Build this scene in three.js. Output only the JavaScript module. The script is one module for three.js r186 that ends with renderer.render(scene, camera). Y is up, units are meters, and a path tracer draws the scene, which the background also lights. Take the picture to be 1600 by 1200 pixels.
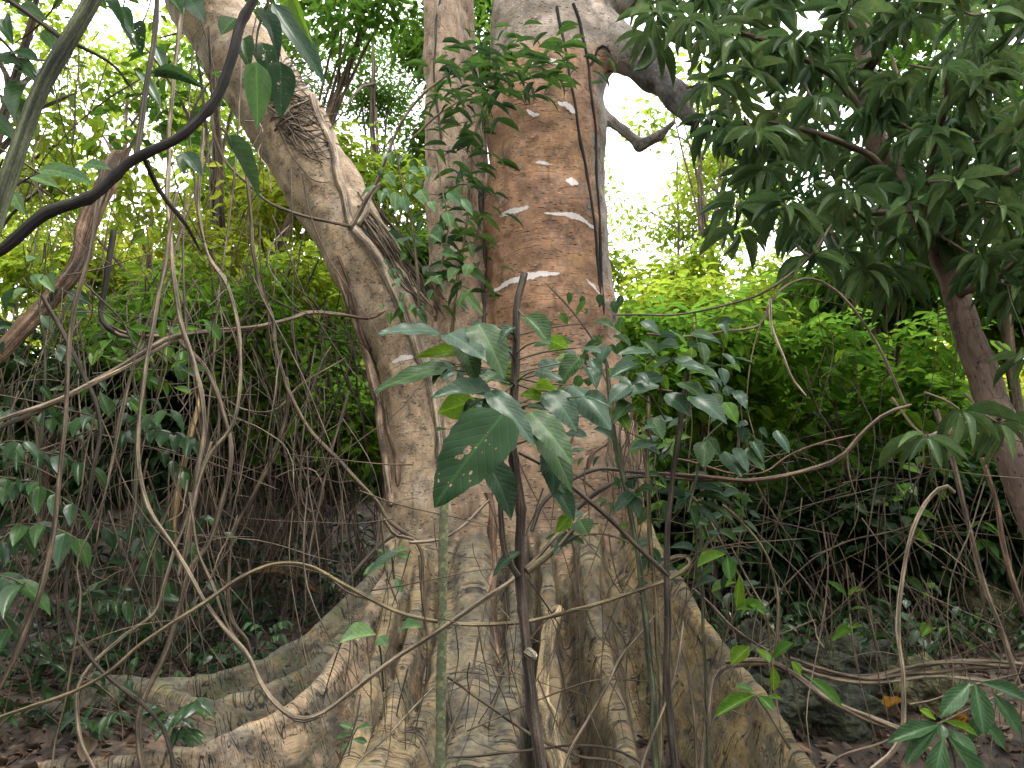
import * as THREE from 'three';
import { mergeGeometries } from 'three/addons/utils/BufferGeometryUtils.js';
import { createNoise3D } from 'simplex-noise';

// ---------- camera, sky, sun, exposure ----------
const scene = new THREE.Scene();
const camera = new THREE.PerspectiveCamera(53, 4 / 3, 0.1, 300);
const PITCH = 8 * Math.PI / 180, EYE = 1.5;
camera.position.set(0, EYE, 0);
camera.rotation.set(PITCH, 0, 0);
scene.add(camera);

const SKY = 2.1, SUN = 1.5, EXPOSURE = 2.5;
{
  const W = 256, H = 128, a = new Float32Array(W * H * 4);
  for (let j = 0; j < H; j++) {
    const el = ((j + 0.5) / H - 0.5) * Math.PI, s = Math.max(0, Math.sin(el));
    for (let i = 0; i < W; i++) {
      const az = (i + 0.5) / W * Math.PI * 2;
      const cl = 1 + 0.07 * Math.sin(az * 3 + 2 * s) * Math.cos(el) + 0.05 * Math.sin(az * 5 + 9 * s);
      const L = SKY * (0.62 + 0.7 * s) * cl * (el < 0 ? 0.35 : 1), k = (j * W + i) * 4;
      a[k] = L; a[k + 1] = L * 1.0; a[k + 2] = L * 1.03; a[k + 3] = 1;
    }
  }
  const t = new THREE.DataTexture(a, W, H, THREE.RGBAFormat, THREE.FloatType);
  t.mapping = THREE.EquirectangularReflectionMapping;
  t.magFilter = t.minFilter = THREE.LinearFilter; t.needsUpdate = true;
  scene.background = t; scene.environment = t;
}
const sun = new THREE.DirectionalLight(new THREE.Color(1, 0.95, 0.86), SUN);
sun.position.set(6, 24, -9); sun.target.position.set(0, 0, -7);
sun.castShadow = true; sun.shadow.radius = 22; sun.shadow.mapSize.set(2048, 2048);
Object.assign(sun.shadow.camera, { left: -25, right: 25, top: 25, bottom: -25, near: 1, far: 80 });
scene.add(sun, sun.target);

// ---------- small tools ----------
let seed = 20240;
const rnd = () => { seed = (seed + 0x6D2B79F5) | 0; let t = Math.imul(seed ^ (seed >>> 15), 1 | seed); t = (t + Math.imul(t ^ (t >>> 7), 61 | t)) ^ t; return ((t ^ (t >>> 14)) >>> 0) / 4294967296; };
const rr = (a, b) => a + (b - a) * rnd();
const pick = a => a[Math.floor(rnd() * a.length)];
const gauss = () => (rnd() + rnd() + rnd() + rnd() - 2) * 1.0;
const reseed = n => { seed = n; };
reseed(77);
const N3 = createNoise3D(rnd);
const fbm3 = (x, y, z, o = 3) => { let s = 0, a = 0.5, f = 1; for (let i = 0; i < o; i++) { s += a * N3(x * f, y * f, z * f); f *= 2.03; a *= 0.5; } return s; };
const clamp = (x, a = 0, b = 1) => Math.min(b, Math.max(a, x));
const sstep = (a, b, x) => { const t = clamp((x - a) / (b - a)); return t * t * (3 - 2 * t); };
const mix = (a, b, t) => a + (b - a) * t;
const V = (x, y, z) => new THREE.Vector3(x, y, z);
// survey of the place: a sight line from the photographer's standpoint and a distance give a spot on the ground or in the air
const FOC = 600 / Math.tan(26.5 * Math.PI / 180), CP = Math.cos(PITCH), SP = Math.sin(PITCH);
const dir = (x, y) => { const sx = (x - 800) / FOC, sy = (600 - y) / FOC; return V(sx, sy * CP + SP, -CP + sy * SP); };
const P = (x, y, d) => { const v = dir(x, y); return v.multiplyScalar(d / -v.z).add(V(0, EYE, 0)); };
const M = (x, y, d, px) => px * (d / -dir(x, y).z) / FOC;          // metres spanned by px at that spot
const names = {};
function numbered(n) { if (!(n in names)) { names[n] = 0; return n; } return n + '_' + String(++names[n]).padStart(3, '0'); }
function tag(o, label, category, group, kind) {
  if (label) o.userData.label = label;
  if (category) o.userData.category = category;
  if (group) o.userData.group = group;
  if (kind) o.userData.kind = kind;
  return o;
}
function thing(name, label, category, pos, group) {
  const g = new THREE.Group(); g.name = numbered(name); g.position.copy(pos); scene.add(g);
  return tag(g, label, category, group);
}
function shadows(m) { m.castShadow = m.receiveShadow = true; return m; }
// a part whose geometry is given in world coordinates
function part(parent, name, geo, mat) {
  const m = shadows(new THREE.Mesh(geo, mat)); m.name = name;
  let o = parent; const off = V(0, 0, 0);
  while (o && o !== scene) { off.add(o.position); o = o.parent; }
  geo.translate(-off.x, -off.y, -off.z);
  parent.add(m); return m;
}
function solo(name, geo, mat, label, category, group) {             // a thing made of a single mesh, its origin at its base
  geo.computeBoundingBox(); const b = geo.boundingBox, p = V((b.min.x + b.max.x) / 2, b.min.y, (b.min.z + b.max.z) / 2);
  geo.translate(-p.x, -p.y, -p.z);
  const m = shadows(new THREE.Mesh(geo, mat)); m.name = numbered(name); m.position.copy(p); scene.add(m);
  return tag(m, label, category, group);
}
// ---------- terrain ----------
function ground(x, z) {
  const d = -z, l = sstep(2.5, -2.5, x);
  const rise = mix(0.24 * Math.max(0, d - 7.6), 0.29 * Math.max(0, d - 6.9), l);
  const cap = 9 * (1 - Math.exp(-rise / 9));
  const dip = -0.3 * Math.max(0, 6.1 - d) * sstep(-2.6, -1.3, x) * sstep(-2, 2.5, d);
  return cap + dip + 0.05 * N3(x * 0.7, 3, z * 0.7) + 0.03 * N3(x * 2, 7, z * 2) + (d > 12 ? 0.3 * N3(x * 0.12, 1, z * 0.12) : 0);
}
// ---------- textures (all tileable) ----------
function lattice(n, s) { reseed(s); const a = new Float32Array(n * n); for (let i = 0; i < a.length; i++) a[i] = rnd(); return a; }
const LAT = lattice(256, 5);
function tn(u, v, pu, pv, o = 0) {                                   // periodic value noise, u and v in 0..1
  const x = u * pu, y = v * pv, xi = Math.floor(x), yi = Math.floor(y);
  let fx = x - xi, fy = y - yi; fx = fx * fx * (3 - 2 * fx); fy = fy * fy * (3 - 2 * fy);
  const g = (i, j) => LAT[((((j % pv) + pv) % pv + o * 37) & 255) * 256 + ((((i % pu) + pu) % pu + o * 91) & 255)];
  return mix(mix(g(xi, yi), g(xi + 1, yi), fx), mix(g(xi, yi + 1), g(xi + 1, yi + 1), fx), fy);
}
const tf = (u, v, pu, pv, o, oct = 4) => { let s = 0, a = 0.5, t = 0; for (let i = 0; i < oct; i++) { s += a * tn(u, v, Math.min(256, pu << i), Math.min(256, pv << i), o + i); t += a; a *= 0.55; } return s / t; };
function texture(n, f, srgb, alpha) {
  const a = new Uint8Array(n * n * 4);
  for (let j = 0; j < n; j++) for (let i = 0; i < n; i++) {
    const c = f((i + 0.5) / n, (j + 0.5) / n), k = (j * n + i) * 4;
    for (let q = 0; q < 3; q++) a[k + q] = 255 * clamp(typeof c === 'number' ? c : c[q]);
    a[k + 3] = alpha && typeof c !== 'number' ? 255 * clamp(c[3]) : 255;
  }
  const t = new THREE.DataTexture(a, n, n);
  t.wrapS = t.wrapT = THREE.RepeatWrapping; t.magFilter = THREE.LinearFilter; t.minFilter = THREE.LinearMipmapLinearFilter; t.generateMipmaps = true;
  if (srgb) t.colorSpace = THREE.SRGBColorSpace;
  t.needsUpdate = true; return t;
}
function dots(n, count, r0, r1, sx, s) {                             // tileable field of soft spots
  reseed(s); const a = new Float32Array(n * n);
  for (let c = 0; c < count; c++) {
    const x = rnd() * n, y = rnd() * n, r = rr(r0, r1), e = r * sx, A = rr(0.5, 1);
    for (let j = -Math.ceil(r); j <= r; j++) for (let i = -Math.ceil(e); i <= e; i++) {
      const q = Math.hypot(i / e, j / r); if (q > 1) continue;
      const k = ((Math.floor(y + j) + n) % n) * n + (Math.floor(x + i) + n) % n; a[k] = Math.max(a[k], A * (1 - q * q));
    }
  }
  return (u, v) => a[Math.floor(v * n) % n * n + Math.floor(u * n) % n];
}
const barkH = {}, barkTex = {};
{
  const d1 = dots(1024, 330, 2.5, 9, 1.35, 3), d2 = dots(1024, 380, 2, 6.5, 2.6, 4), n = 1024;
  for (const [key, wr, spots] of [['smooth', 0.45, 1], ['wrinkled', 1, 0.25]]) {
    const h = new Float32Array(n * n), c = new Float32Array(n * n);
    for (let j = 0; j < n; j++) for (let i = 0; i < n; i++) {
      const u = (i + 0.5) / n, v = (j + 0.5) / n, warp = 0.014 * (tf(u, v, 4, 4, 11, 3) - 0.5);
      const w1 = tn(u, v + warp, 6, 52, 1), w2 = tn(u, v + warp, 11, 120, 2);
      const line = sstep(0.075, 0.012, Math.abs(w1 - 0.5)) * sstep(0.42, 0.66, tf(u, v, 9, 14, 21, 3)) + 0.6 * sstep(0.06, 0.01, Math.abs(w2 - 0.5)) * sstep(0.45, 0.65, tf(u, v, 11, 16, 24, 3));
      const f = tf(u, v, 8, 8, 31, 5), g = tf(u, v, 64, 64, 41, 2), L = d1(u, v) * spots, D = d2(u, v) * (0.4 + 0.6 * spots);
      h[j * n + i] = 0.5 + 0.25 * (f - 0.5) - 0.3 * line * wr + 0.2 * L - 0.35 * D + 0.1 * (g - 0.5);
      c[j * n + i] = 0.84 + 0.5 * (f - 0.5) + 0.28 * (tf(u, v, 3, 4, 91, 3) - 0.5) - 0.16 * sstep(0.58, 0.74, tf(u, v, 14, 10, 95, 4)) + 0.2 * (g - 0.5) - 0.36 * line * wr + 0.3 * L - 0.42 * D;
    }
    const at = a => (u, v) => a[Math.floor(v * n) * n + Math.floor(u * n)];
    barkTex[key] = texture(n, at(c), true); barkH[key] = texture(n, at(h));
  }
}
const fibreC = texture(512, (u, v) => { const f = tf(u, v, 12, 2, 51, 4), g = tf(u, v, 30, 4, 55, 3), b = tf(u, v, 3, 6, 58, 3); const s = tn(u, v, 90, 120, 57), c = 0.46 + 0.85 * (f - 0.45) + 0.6 * (g - 0.5) + 0.6 * (b - 0.5) + 0.3 * (s - 0.5); return [c * 1.06 + 0.12, c + 0.12, c * 0.9 + 0.12]; }, true);
const fibreH = texture(512, (u, v) => 0.5 + 0.9 * (tf(u, v, 12, 2, 51, 4) - 0.5) + 0.5 * (tf(u, v, 30, 4, 55, 3) - 0.5));
const mossC = texture(512, (u, v) => { const f = tf(u, v, 6, 6, 61, 5), g = tf(u, v, 40, 40, 65, 2); const m = sstep(0.5, 0.62, f); return [mix(0.42, 0.62, f) + 0.25 * (g - 0.5) + m * 0.1, mix(0.46, 0.64, f) + 0.25 * (g - 0.5) + m * 0.12, mix(0.36, 0.5, f) + 0.2 * (g - 0.5) + m * 0.05]; }, true);
const roughH = texture(512, (u, v) => tf(u, v, 6, 6, 61, 6));
const soilC = texture(1024, (u, v) => { const f = tf(u, v, 5, 5, 71, 6), g = tf(u, v, 30, 30, 75, 3), c = 0.18 + 0.5 * (f - 0.4) + 0.4 * (g - 0.5); return [c * 1.15 + 0.06, c * 0.97 + 0.05, c * 0.8 + 0.045]; }, true);
const soilH = texture(512, (u, v) => tf(u, v, 8, 8, 81, 6));
// leaves: u across, v from stalk to tip
function leafLook(u, v, nv, slope) {
  const x = Math.abs(u - 0.5) * 2, w = (v - x * slope) * nv, side = u > 0.5 ? 0.5 : 0, q = Math.abs(((w + side) % 1 + 1) % 1 - 0.5) * 2;
  const mid = sstep(0.07, 0.015, x), vein = sstep(0.84, 0.97, q) * sstep(1, 0.75, x), bulge = Math.sqrt(1 - q * q * 0.95) * sstep(0.02, 0.25, x);
  return { mid, vein, bulge };
}
function leafTex(nv, slope, o, blotch) {
  const c = texture(256, (u, v) => {
    const L = leafLook(u, v, nv, slope), f = tf(u, v, 6, 6, o, 4), g = tf(u, v, 24, 24, o + 7, 2);
    let b = 0.8 + 0.18 * (f - 0.5) + 0.12 * (g - 0.5) - 0.05 * L.bulge; const k = Math.max(L.mid * 0.8, L.vein * 0.25);
    const sp = blotch * sstep(0.63, 0.75, tf(u, v, 9, 9, o + 3, 3));
    return [b + 0.22 * k + 0.12 * sp, b + 0.2 * k - 0.1 * sp, b + 0.12 * k - 0.2 * sp];
  }, true);
  const h = texture(256, (u, v) => { const L = leafLook(u, v, nv, slope); return 0.35 + 0.3 * L.bulge - 0.12 * L.vein + 0.1 * L.mid + 0.1 * tf(u, v, 20, 20, o, 2); });
  return { c, h };
}
const LT = { broad: leafTex(9, 0.35, 101, 0.5), lance: leafTex(17, 0.1, 121, 0.35), small: leafTex(7, 0.3, 141, 0.2) };
reseed(9);
const holes = []; for (let i = 0; i < 15; i++) holes.push([rr(0.14, 0.86), rr(0.18, 0.85), rr(0.006, 0.02)]); holes.push([0.42, 0.45, 0.05], [0.4, 0.53, 0.035], [0.67, 0.6, 0.02]);
const holedTex = texture(512, (u, v) => {
  const L = leafLook(u, v, 9, 0.35), f = tf(u, v, 6, 6, 101, 4); let a = 1; const b = 0.8 + 0.18 * (f - 0.5), k = Math.max(L.mid * 0.9, L.vein * 0.45);
  const wx = 0.02 * (tf(u, v, 16, 16, 7, 2) - 0.5);
  let rim = 0; for (const [x, y, r] of holes) { const d = Math.hypot(u - x + wx, (v - y) * 1.1 + wx); if (d < r) a = 0; rim = Math.max(rim, sstep(r + 0.016, r + 0.002, d)); }
  return [b + 0.22 * k + 0.15 * rim, b + 0.2 * k - 0.05 * rim, b + 0.12 * k - 0.1 * rim, a];
}, true, true);

// ---------- materials ----------
const rgb = (r, g, b) => new THREE.Color().setRGB(r, g, b);
const std = (c, o = {}) => new THREE.MeshStandardMaterial({ color: rgb(...c), roughness: 0.9, ...o });
function leafMat(c, through, gloss, t = 'broad', o = {}) {
  return new THREE.MeshPhysicalMaterial({ color: rgb(...c), roughness: 1, specularIntensity: 0, transmission: through, thickness: 0, clearcoat: gloss, clearcoatRoughness: 0.32, side: THREE.DoubleSide, map: LT[t].c, bumpMap: LT[t].h, bumpScale: 0.004, ...o });
}
const fibre = (c, o = {}) => std(c, { map: fibreC, bumpMap: fibreH, bumpScale: 0.004, ...o });
const MV = {
  tan: fibre([0.39, 0.335, 0.265]), brown: fibre([0.25, 0.205, 0.16]), dark: fibre([0.1, 0.085, 0.07]), red: fibre([0.235, 0.155, 0.11]), pale: fibre([0.56, 0.5, 0.42]),
  green: fibre([0.13, 0.16, 0.1]), olive: fibre([0.31, 0.265, 0.17]), black: fibre([0.035, 0.03, 0.028]), twig: fibre([0.2, 0.155, 0.115]), curtain: fibre([0.15, 0.115, 0.085]), sapling: fibre([0.13, 0.105, 0.09]),
};
const ML = {
  sapling: [leafMat([0.075, 0.14, 0.078], 0.33, 0.25, 'broad', { bumpScale: 0.008 }), leafMat([0.06, 0.118, 0.065], 0.3, 0.28, 'broad', { bumpScale: 0.008 }), leafMat([0.085, 0.155, 0.062], 0.38, 0.2, 'broad', { bumpScale: 0.008 })],
  holed: leafMat([0.034, 0.078, 0.03], 0.3, 0.12, 'broad', { map: holedTex, alphaTest: 0.5 }),
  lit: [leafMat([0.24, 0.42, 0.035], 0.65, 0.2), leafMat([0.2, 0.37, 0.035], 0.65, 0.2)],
  mango: [leafMat([0.09, 0.165, 0.055], 0.45, 0.3, 'lance'), leafMat([0.11, 0.19, 0.065], 0.45, 0.28, 'lance'), leafMat([0.15, 0.245, 0.085], 0.48, 0.2, 'lance'), leafMat([0.075, 0.14, 0.05], 0.42, 0.35, 'lance')],
  climber: [leafMat([0.08, 0.17, 0.04], 0.45, 0.3, 'small'), leafMat([0.12, 0.24, 0.05], 0.5, 0.2, 'small'), leafMat([0.06, 0.125, 0.045], 0.4, 0.4, 'small')],
  pale: [leafMat([0.16, 0.3, 0.13], 0.4, 0.4, 'small'), leafMat([0.2, 0.34, 0.13], 0.4, 0.3, 'small')],
  under: [leafMat([0.055, 0.125, 0.045], 0.35, 0.7, 'broad'), leafMat([0.075, 0.16, 0.05], 0.38, 0.55, 'broad'), leafMat([0.045, 0.105, 0.042], 0.33, 0.7, 'broad')],
  fresh: [leafMat([0.16, 0.34, 0.045], 0.58, 0.3), leafMat([0.21, 0.4, 0.05], 0.58, 0.3), leafMat([0.11, 0.26, 0.045], 0.55, 0.4)],
  dead: [std([0.16, 0.1, 0.062], { side: THREE.DoubleSide, map: LT.broad.c }), std([0.23, 0.155, 0.1], { side: THREE.DoubleSide, map: LT.broad.c }), std([0.09, 0.058, 0.038], { side: THREE.DoubleSide, map: LT.broad.c })],
  spray: [leafMat([0.07, 0.15, 0.06], 0.35, 0.4), leafMat([0.085, 0.18, 0.07], 0.35, 0.35), leafMat([0.06, 0.13, 0.05], 0.35, 0.4)],
  yellow: [leafMat([0.55, 0.27, 0.03], 0.3, 0.2)],
};
// ---------- geometry helpers ----------
const curve = pts => new THREE.CatmullRomCurve3(pts, false, 'centripetal');
// a stem, vine or branch along points: radius from r0 to r1, lobes and twist make it fluted, knots swell it
function tube(pts, r0, r1, o = {}) {
  const c = pts.length > 2 ? curve(pts) : new THREE.LineCurve3(pts[0], pts[1]), len = c.getLength();
  const R = o.rad ?? 7, n = o.seg ?? Math.max(6, Math.min(90, Math.ceil(len / Math.max(0.05, r0 * 2.2)))), ph = rr(0, 9), wob = o.wobble ?? 0.35;
  const pos = [], uv = [], idx = []; let N = V(0, 0, 1), prev = null;
  for (let i = 0; i <= n; i++) {
    const t = i / n, p = c.getPointAt(t), T = c.getTangentAt(t);
    if (!prev) { N = Math.abs(T.z) < 0.9 ? V(0, 0, 1) : V(1, 0, 0); }
    N.addScaledVector(T, -N.dot(T)).normalize(); prev = T;
    const B = T.clone().cross(N), s = t * len;
    let r = (o.radii ? o.radii(t) : mix(r0, r1, t)) * (1 + 0.1 * N3(s * 2.5, ph, 1) + 0.04 * N3(s * 9, ph, 3));
    if (o.knots) r *= 1 + o.knots * Math.pow(Math.max(0, Math.cos((s / (o.knotGap ?? 0.35) + ph) * Math.PI * 2)), 14);
    if ((i === n && !o.open) || (i === 0 && o.capStart)) r *= 0.35;
    p.addScaledVector(N, wob * r0 * N3(s * 2.2, ph, 5)).addScaledVector(B, wob * r0 * N3(s * 2.2, ph, 9));
    for (let j = 0; j <= R; j++) {
      const a = j / R * Math.PI * 2, q = r * (1 + (o.lobe ?? 0.08) * Math.cos((o.lobes ?? 2) * a + (o.twist ?? 5) * s + ph) + 0.06 * N3(Math.cos(a) + s * 9, Math.sin(a), ph));
      pos.push(p.x + (N.x * Math.cos(a) + B.x * Math.sin(a)) * q, p.y + (N.y * Math.cos(a) + B.y * Math.sin(a)) * q, p.z + (N.z * Math.cos(a) + B.z * Math.sin(a)) * q);
      uv.push(j / R, s / Math.max(0.7, 28 * r0) + ph);
      if (i < n && j < R) { const k = i * (R + 1) + j; idx.push(k, k + 1, k + R + 1, k + 1, k + R + 2, k + R + 1); }
    }
  }
  const e = pos.length / 3;                                          // close the ends
  for (const [row, flip] of [[0, 0], [n, 1]]) {
    let x = 0, y = 0, z = 0; for (let j = 0; j < R; j++) { const k = (row * (R + 1) + j) * 3; x += pos[k] / R; y += pos[k + 1] / R; z += pos[k + 2] / R; }
    pos.push(x, y, z); uv.push(0.5, 0); const m = pos.length / 3 - 1;
    for (let j = 0; j < R; j++) { const k = row * (R + 1) + j; flip ? idx.push(k, k + 1, m) : idx.push(k + 1, k, m); }
  }
  const g = new THREE.BufferGeometry();
  g.setAttribute('position', new THREE.Float32BufferAttribute(pos, 3)); g.setAttribute('uv', new THREE.Float32BufferAttribute(uv, 2)); g.setIndex(idx);
  g.computeVertexNormals();
  const na = g.attributes.normal;
  for (let i = 0; i <= n; i++) { const a = i * (R + 1), b = a + R, v = V(na.getX(a) + na.getX(b), na.getY(a) + na.getY(b), na.getZ(a) + na.getZ(b)).normalize(); na.setXYZ(a, v.x, v.y, v.z); na.setXYZ(b, v.x, v.y, v.z); }
  return g;
}
function px(list, d0, d1) {                                          // stems that leave the view run on to the soil below or into the crowns above
  const p = list.map(([x, y, d], i) => P(x, y, d ?? mix(d0, d1 ?? d0, i / Math.max(1, list.length - 1)))), on = ([, y], q) => y >= 1200 ? V(q.x + 0.02, Math.min(q.y - 0.05, ground(q.x, q.z) - 0.04), q.z) : y <= -20 ? V(q.x - 0.08, q.y + 1.1, q.z - 0.1) : null;
  const a = on(list[0], p[0]), b = on(list[list.length - 1], p[p.length - 1]); if (a) p.unshift(a); if (b) p.push(b);
  return p;
}
// a leaf of unit length along +z, unit width along x, face up
function leafGeo(prof, o = {}) {
  const n = o.n ?? 6, cols = o.cols ?? 3, pos = [], uv = [], idx = [];
  for (let i = 0; i <= n; i++) {
    const t = i / n;
    for (let j = 0; j < cols; j++) {
      const s = j / (cols - 1) * 2 - 1; let w = Math.max(0.004, prof(t)) * 0.5;
      if (o.teeth && Math.abs(s) > 0.9) w *= 1 + o.teeth * (i % 2 ? 1 : -1);
      const x = s * w, wave = (o.wave ?? 0) * Math.sin(t * 17 + s * 1.3) * Math.abs(s) * sstep(0, 0.2, t);
      pos.push(x * (1 - (o.fold ?? 0.1) * 0.3), (o.fold ?? 0.1) * Math.abs(x) * (1 - (o.roll ?? 0) * Math.abs(s)) - (o.droop ?? 0.12) * t * t + (o.arch ?? 0) * Math.sin(t * Math.PI) + wave, t * (1 - (o.droop ?? 0.12) * 0.25 * t));
      uv.push(0.5 + s * 0.5 * (o.fullUV ? 1 : Math.max(0.15, Math.min(1, prof(t)))), t);
      if (i < n && j < cols - 1) { const k = i * cols + j; idx.push(k, k + cols, k + 1, k + 1, k + cols, k + cols + 1); }
    }
  }
  const g = new THREE.BufferGeometry();
  g.setAttribute('position', new THREE.Float32BufferAttribute(pos, 3)); g.setAttribute('uv', new THREE.Float32BufferAttribute(uv, 2)); g.setIndex(idx); g.computeVertexNormals();
  return g;
}
const ovate = t => Math.pow(Math.sin(Math.PI * Math.pow(t, 0.72)), 0.85) * (t > 0.8 ? mix(1, 0.75, (t - 0.8) * 5) : 1);
const heart = t => t < 0.25 ? Math.sqrt(1 - Math.pow((0.25 - t) / 0.27, 2)) : Math.pow(Math.cos((t - 0.25) / 0.75 * Math.PI / 2), 0.8);
const lance = t => Math.pow(Math.sin(Math.PI * Math.pow(t, 0.85)), 0.75);
const obov = t => Math.pow(Math.sin(Math.PI * Math.pow(t, 1.3)), 0.8);
const LG = {
  ovate: [leafGeo(ovate, { fold: 0.25, droop: 0.15, n: 7, cols: 5, roll: 0.5, wave: 0.012 }), leafGeo(ovate, { fold: 0.1, droop: 0.3, n: 7, cols: 5, wave: 0.02 }), leafGeo(ovate, { fold: 0.4, droop: 0.05, n: 7, cols: 5, arch: 0.04 })],
  heart: [leafGeo(heart, { fold: 0.15, droop: 0.18, n: 14, cols: 5, teeth: 0.035, roll: 0.6, wave: 0.015 }), leafGeo(heart, { fold: 0.3, droop: 0.28, n: 14, cols: 5, teeth: 0.035, wave: 0.02 }), leafGeo(heart, { fold: -0.2, droop: 0.1, n: 14, cols: 5, teeth: 0.035, arch: 0.05 })],
  lance: [leafGeo(lance, { fold: 0.35, droop: 0.2, n: 7, cols: 3 }), leafGeo(lance, { fold: 0.2, droop: 0.35, n: 7, cols: 3, wave: 0.015 }), leafGeo(lance, { fold: 0.5, droop: 0.1, n: 7, cols: 3, wave: 0.01 })],
  obov: [leafGeo(obov, { fold: 0.2, droop: 0.2, n: 7, cols: 5, wave: 0.02 }), leafGeo(obov, { fold: 0.35, droop: 0.1, n: 7, cols: 5 })],
  dead: [leafGeo(ovate, { fold: 0.9, droop: -0.25, n: 5, cols: 5, wave: 0.06 }), leafGeo(ovate, { fold: -0.7, droop: 0.2, n: 5, cols: 5, wave: 0.05 }), leafGeo(lance, { fold: 0.6, droop: -0.3, n: 5, cols: 3, wave: 0.05 })],
};
const _m = new THREE.Matrix4(), UPV = V(0, 1, 0);
function frame(base, tip, width, up) {
  const z = tip.clone().sub(base), L = z.length(); z.divideScalar(L || 1);
  const y = up.clone().addScaledVector(z, -up.dot(z)); if (y.lengthSq() < 1e-4) y.set(z.y, z.z, z.x).addScaledVector(z, -y.dot(z)); y.normalize();
  const x = y.clone().cross(z);
  return new THREE.Matrix4().makeBasis(x.multiplyScalar(width), y.multiplyScalar(L), z.multiplyScalar(L)).setPosition(base);
}
function leaf(parent, geo, mat, base, tip, width, up = UPV, name = 'leaf') {
  const m = shadows(new THREE.Mesh(geo, mat)); m.name = name;
  frame(base.clone().sub(parent.position), tip.clone().sub(parent.position), width, up).decompose(m.position, m.quaternion, m.scale);
  parent.add(m); return m;
}
const around = (v, k) => v.clone().add(V(gauss() * k, gauss() * k, gauss() * k));
function rdir(flat = 1) { const a = rnd() * 6.283, y = rr(-1, 1) * flat; return V(Math.cos(a), y, Math.sin(a)).normalize(); }
// many leaves as one geometry, for crowns
function clump(n, size, spread, geo, ratio, droop = 0.3) {
  const g = [];
  for (let i = 0; i < n; i++) {
    const b = rdir().multiplyScalar(spread * Math.cbrt(rnd())), dd = rdir(0.6); dd.y -= droop; dd.addScaledVector(b, 0.6 / spread).normalize();
    const L = size * rr(0.7, 1.3), c = geo.clone(); c.applyMatrix4(frame(b, b.clone().addScaledVector(dd, L), L * ratio, around(UPV, 0.55))); g.push(c);
  }
  const m = mergeGeometries(g); m.computeVertexNormals(); return m;
}
function instanced(parent, name, geo, mat, list, tint) {            // list of [position, quaternion or null, scale]
  const im = shadows(new THREE.InstancedMesh(geo, mat, list.length)); im.name = name; const q = new THREE.Quaternion(), e = new THREE.Euler(), s = V(1, 1, 1), c = new THREE.Color();
  list.forEach(([p, qq, sc], i) => {
    if (!qq) q.setFromEuler(e.set(gauss() * 0.5, rnd() * 6.283, gauss() * 0.5));
    im.setMatrixAt(i, _m.compose(parent ? p.clone().sub(parent.position) : p, qq ?? q, s.set(sc, sc, sc)));
    if (tint) { const k = rr(1 - tint, 1 + tint), w = rr(-1, 1) * tint; im.setColorAt(i, c.setRGB(k * (1 + 0.6 * w), k, k * (1 - 0.5 * w))); }
  });
  (parent ?? scene).add(im); return im;
}
// ---------- ground ----------
{
  const xs = [], zs = [], warp = (t, near, far) => near * t + (far - near) * Math.pow(t, 5);
  for (let i = -110; i <= 110; i++) xs.push(Math.sign(i) * warp(Math.abs(i) / 110, 9, 120));
  for (let j = -60; j <= 150; j++) zs.push(j < 0 ? -warp(-j / 60, 6, 120) : warp(j / 150, 18, 150));
  const pos = [], uv = [], idx = [], W = xs.length;
  zs.forEach((d, j) => xs.forEach((x, i) => {
    pos.push(x, ground(x, -d), -d); uv.push(x / 2.1, d / 2.1);
    if (j < zs.length - 1 && i < W - 1) { const k = j * W + i; idx.push(k, k + 1, k + W, k + 1, k + W + 1, k + W); }
  }));
  const g = new THREE.BufferGeometry(); g.setAttribute('position', new THREE.Float32BufferAttribute(pos, 3)); g.setAttribute('uv', new THREE.Float32BufferAttribute(uv, 2)); g.setIndex(idx); g.computeVertexNormals();
  const m = shadows(new THREE.Mesh(g, std([0.45, 0.43, 0.41], { map: soilC, bumpMap: soilH, bumpScale: 0.05, side: THREE.DoubleSide }))); m.name = 'ground'; scene.add(m);
  tag(m, 'bare brown forest soil rising into a wooded slope', 'ground', null, 'structure');
}
// ---------- the great buttressed tree: one body, meshed from a distance field, cut into stems and roots ----------
const caps = [], fins = [], groups = [];
function stemChain(name, list, k, look) {
  const g = groups.length, pts = list.map(([x, y, d]) => P(x, y, d)), rad = list.map(([x, y, d, r]) => M(x, y, d, r)); let s = 0; const acc = [0];
  for (let i = 0; i + 1 < pts.length; i++) { caps.push({ a: pts[i], b: pts[i + 1], ra: rad[i], rb: rad[i + 1], g, k }); s += pts[i].distanceTo(pts[i + 1]); acc.push(s); }
  groups.push({ name, pts, acc, look });
}
function fin(name, list, w0, w1, k, look, slope = 0.16) {
  const g = groups.length, pts = list.map(([x, y, d]) => P(x, y, d)); const acc = [0];
  for (let i = 0; i + 1 < pts.length; i++) acc.push(acc[i] + Math.hypot(pts[i + 1].x - pts[i].x, pts[i + 1].z - pts[i].z));
  fins.push({ pts, acc, w0, w1, g, k, slope, lo: V(Math.min(...pts.map(p => p.x)), 0, Math.min(...pts.map(p => p.z))), hi: V(Math.max(...pts.map(p => p.x)), 0, Math.max(...pts.map(p => p.z))) });
  groups.push({ name, pts, acc, fin: true, look });
}
stemChain('trunk', [[864, -260, 7.15, 86], [858, 40, 7.1, 88], [853, 200, 7.05, 89], [853, 350, 7, 92], [861, 500, 6.95, 100], [874, 620, 6.9, 106], [890, 740, 6.8, 112], [893, 900, 6.75, 112], [885, 1120, 6.7, 112]], 0.1, 'main');
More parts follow.
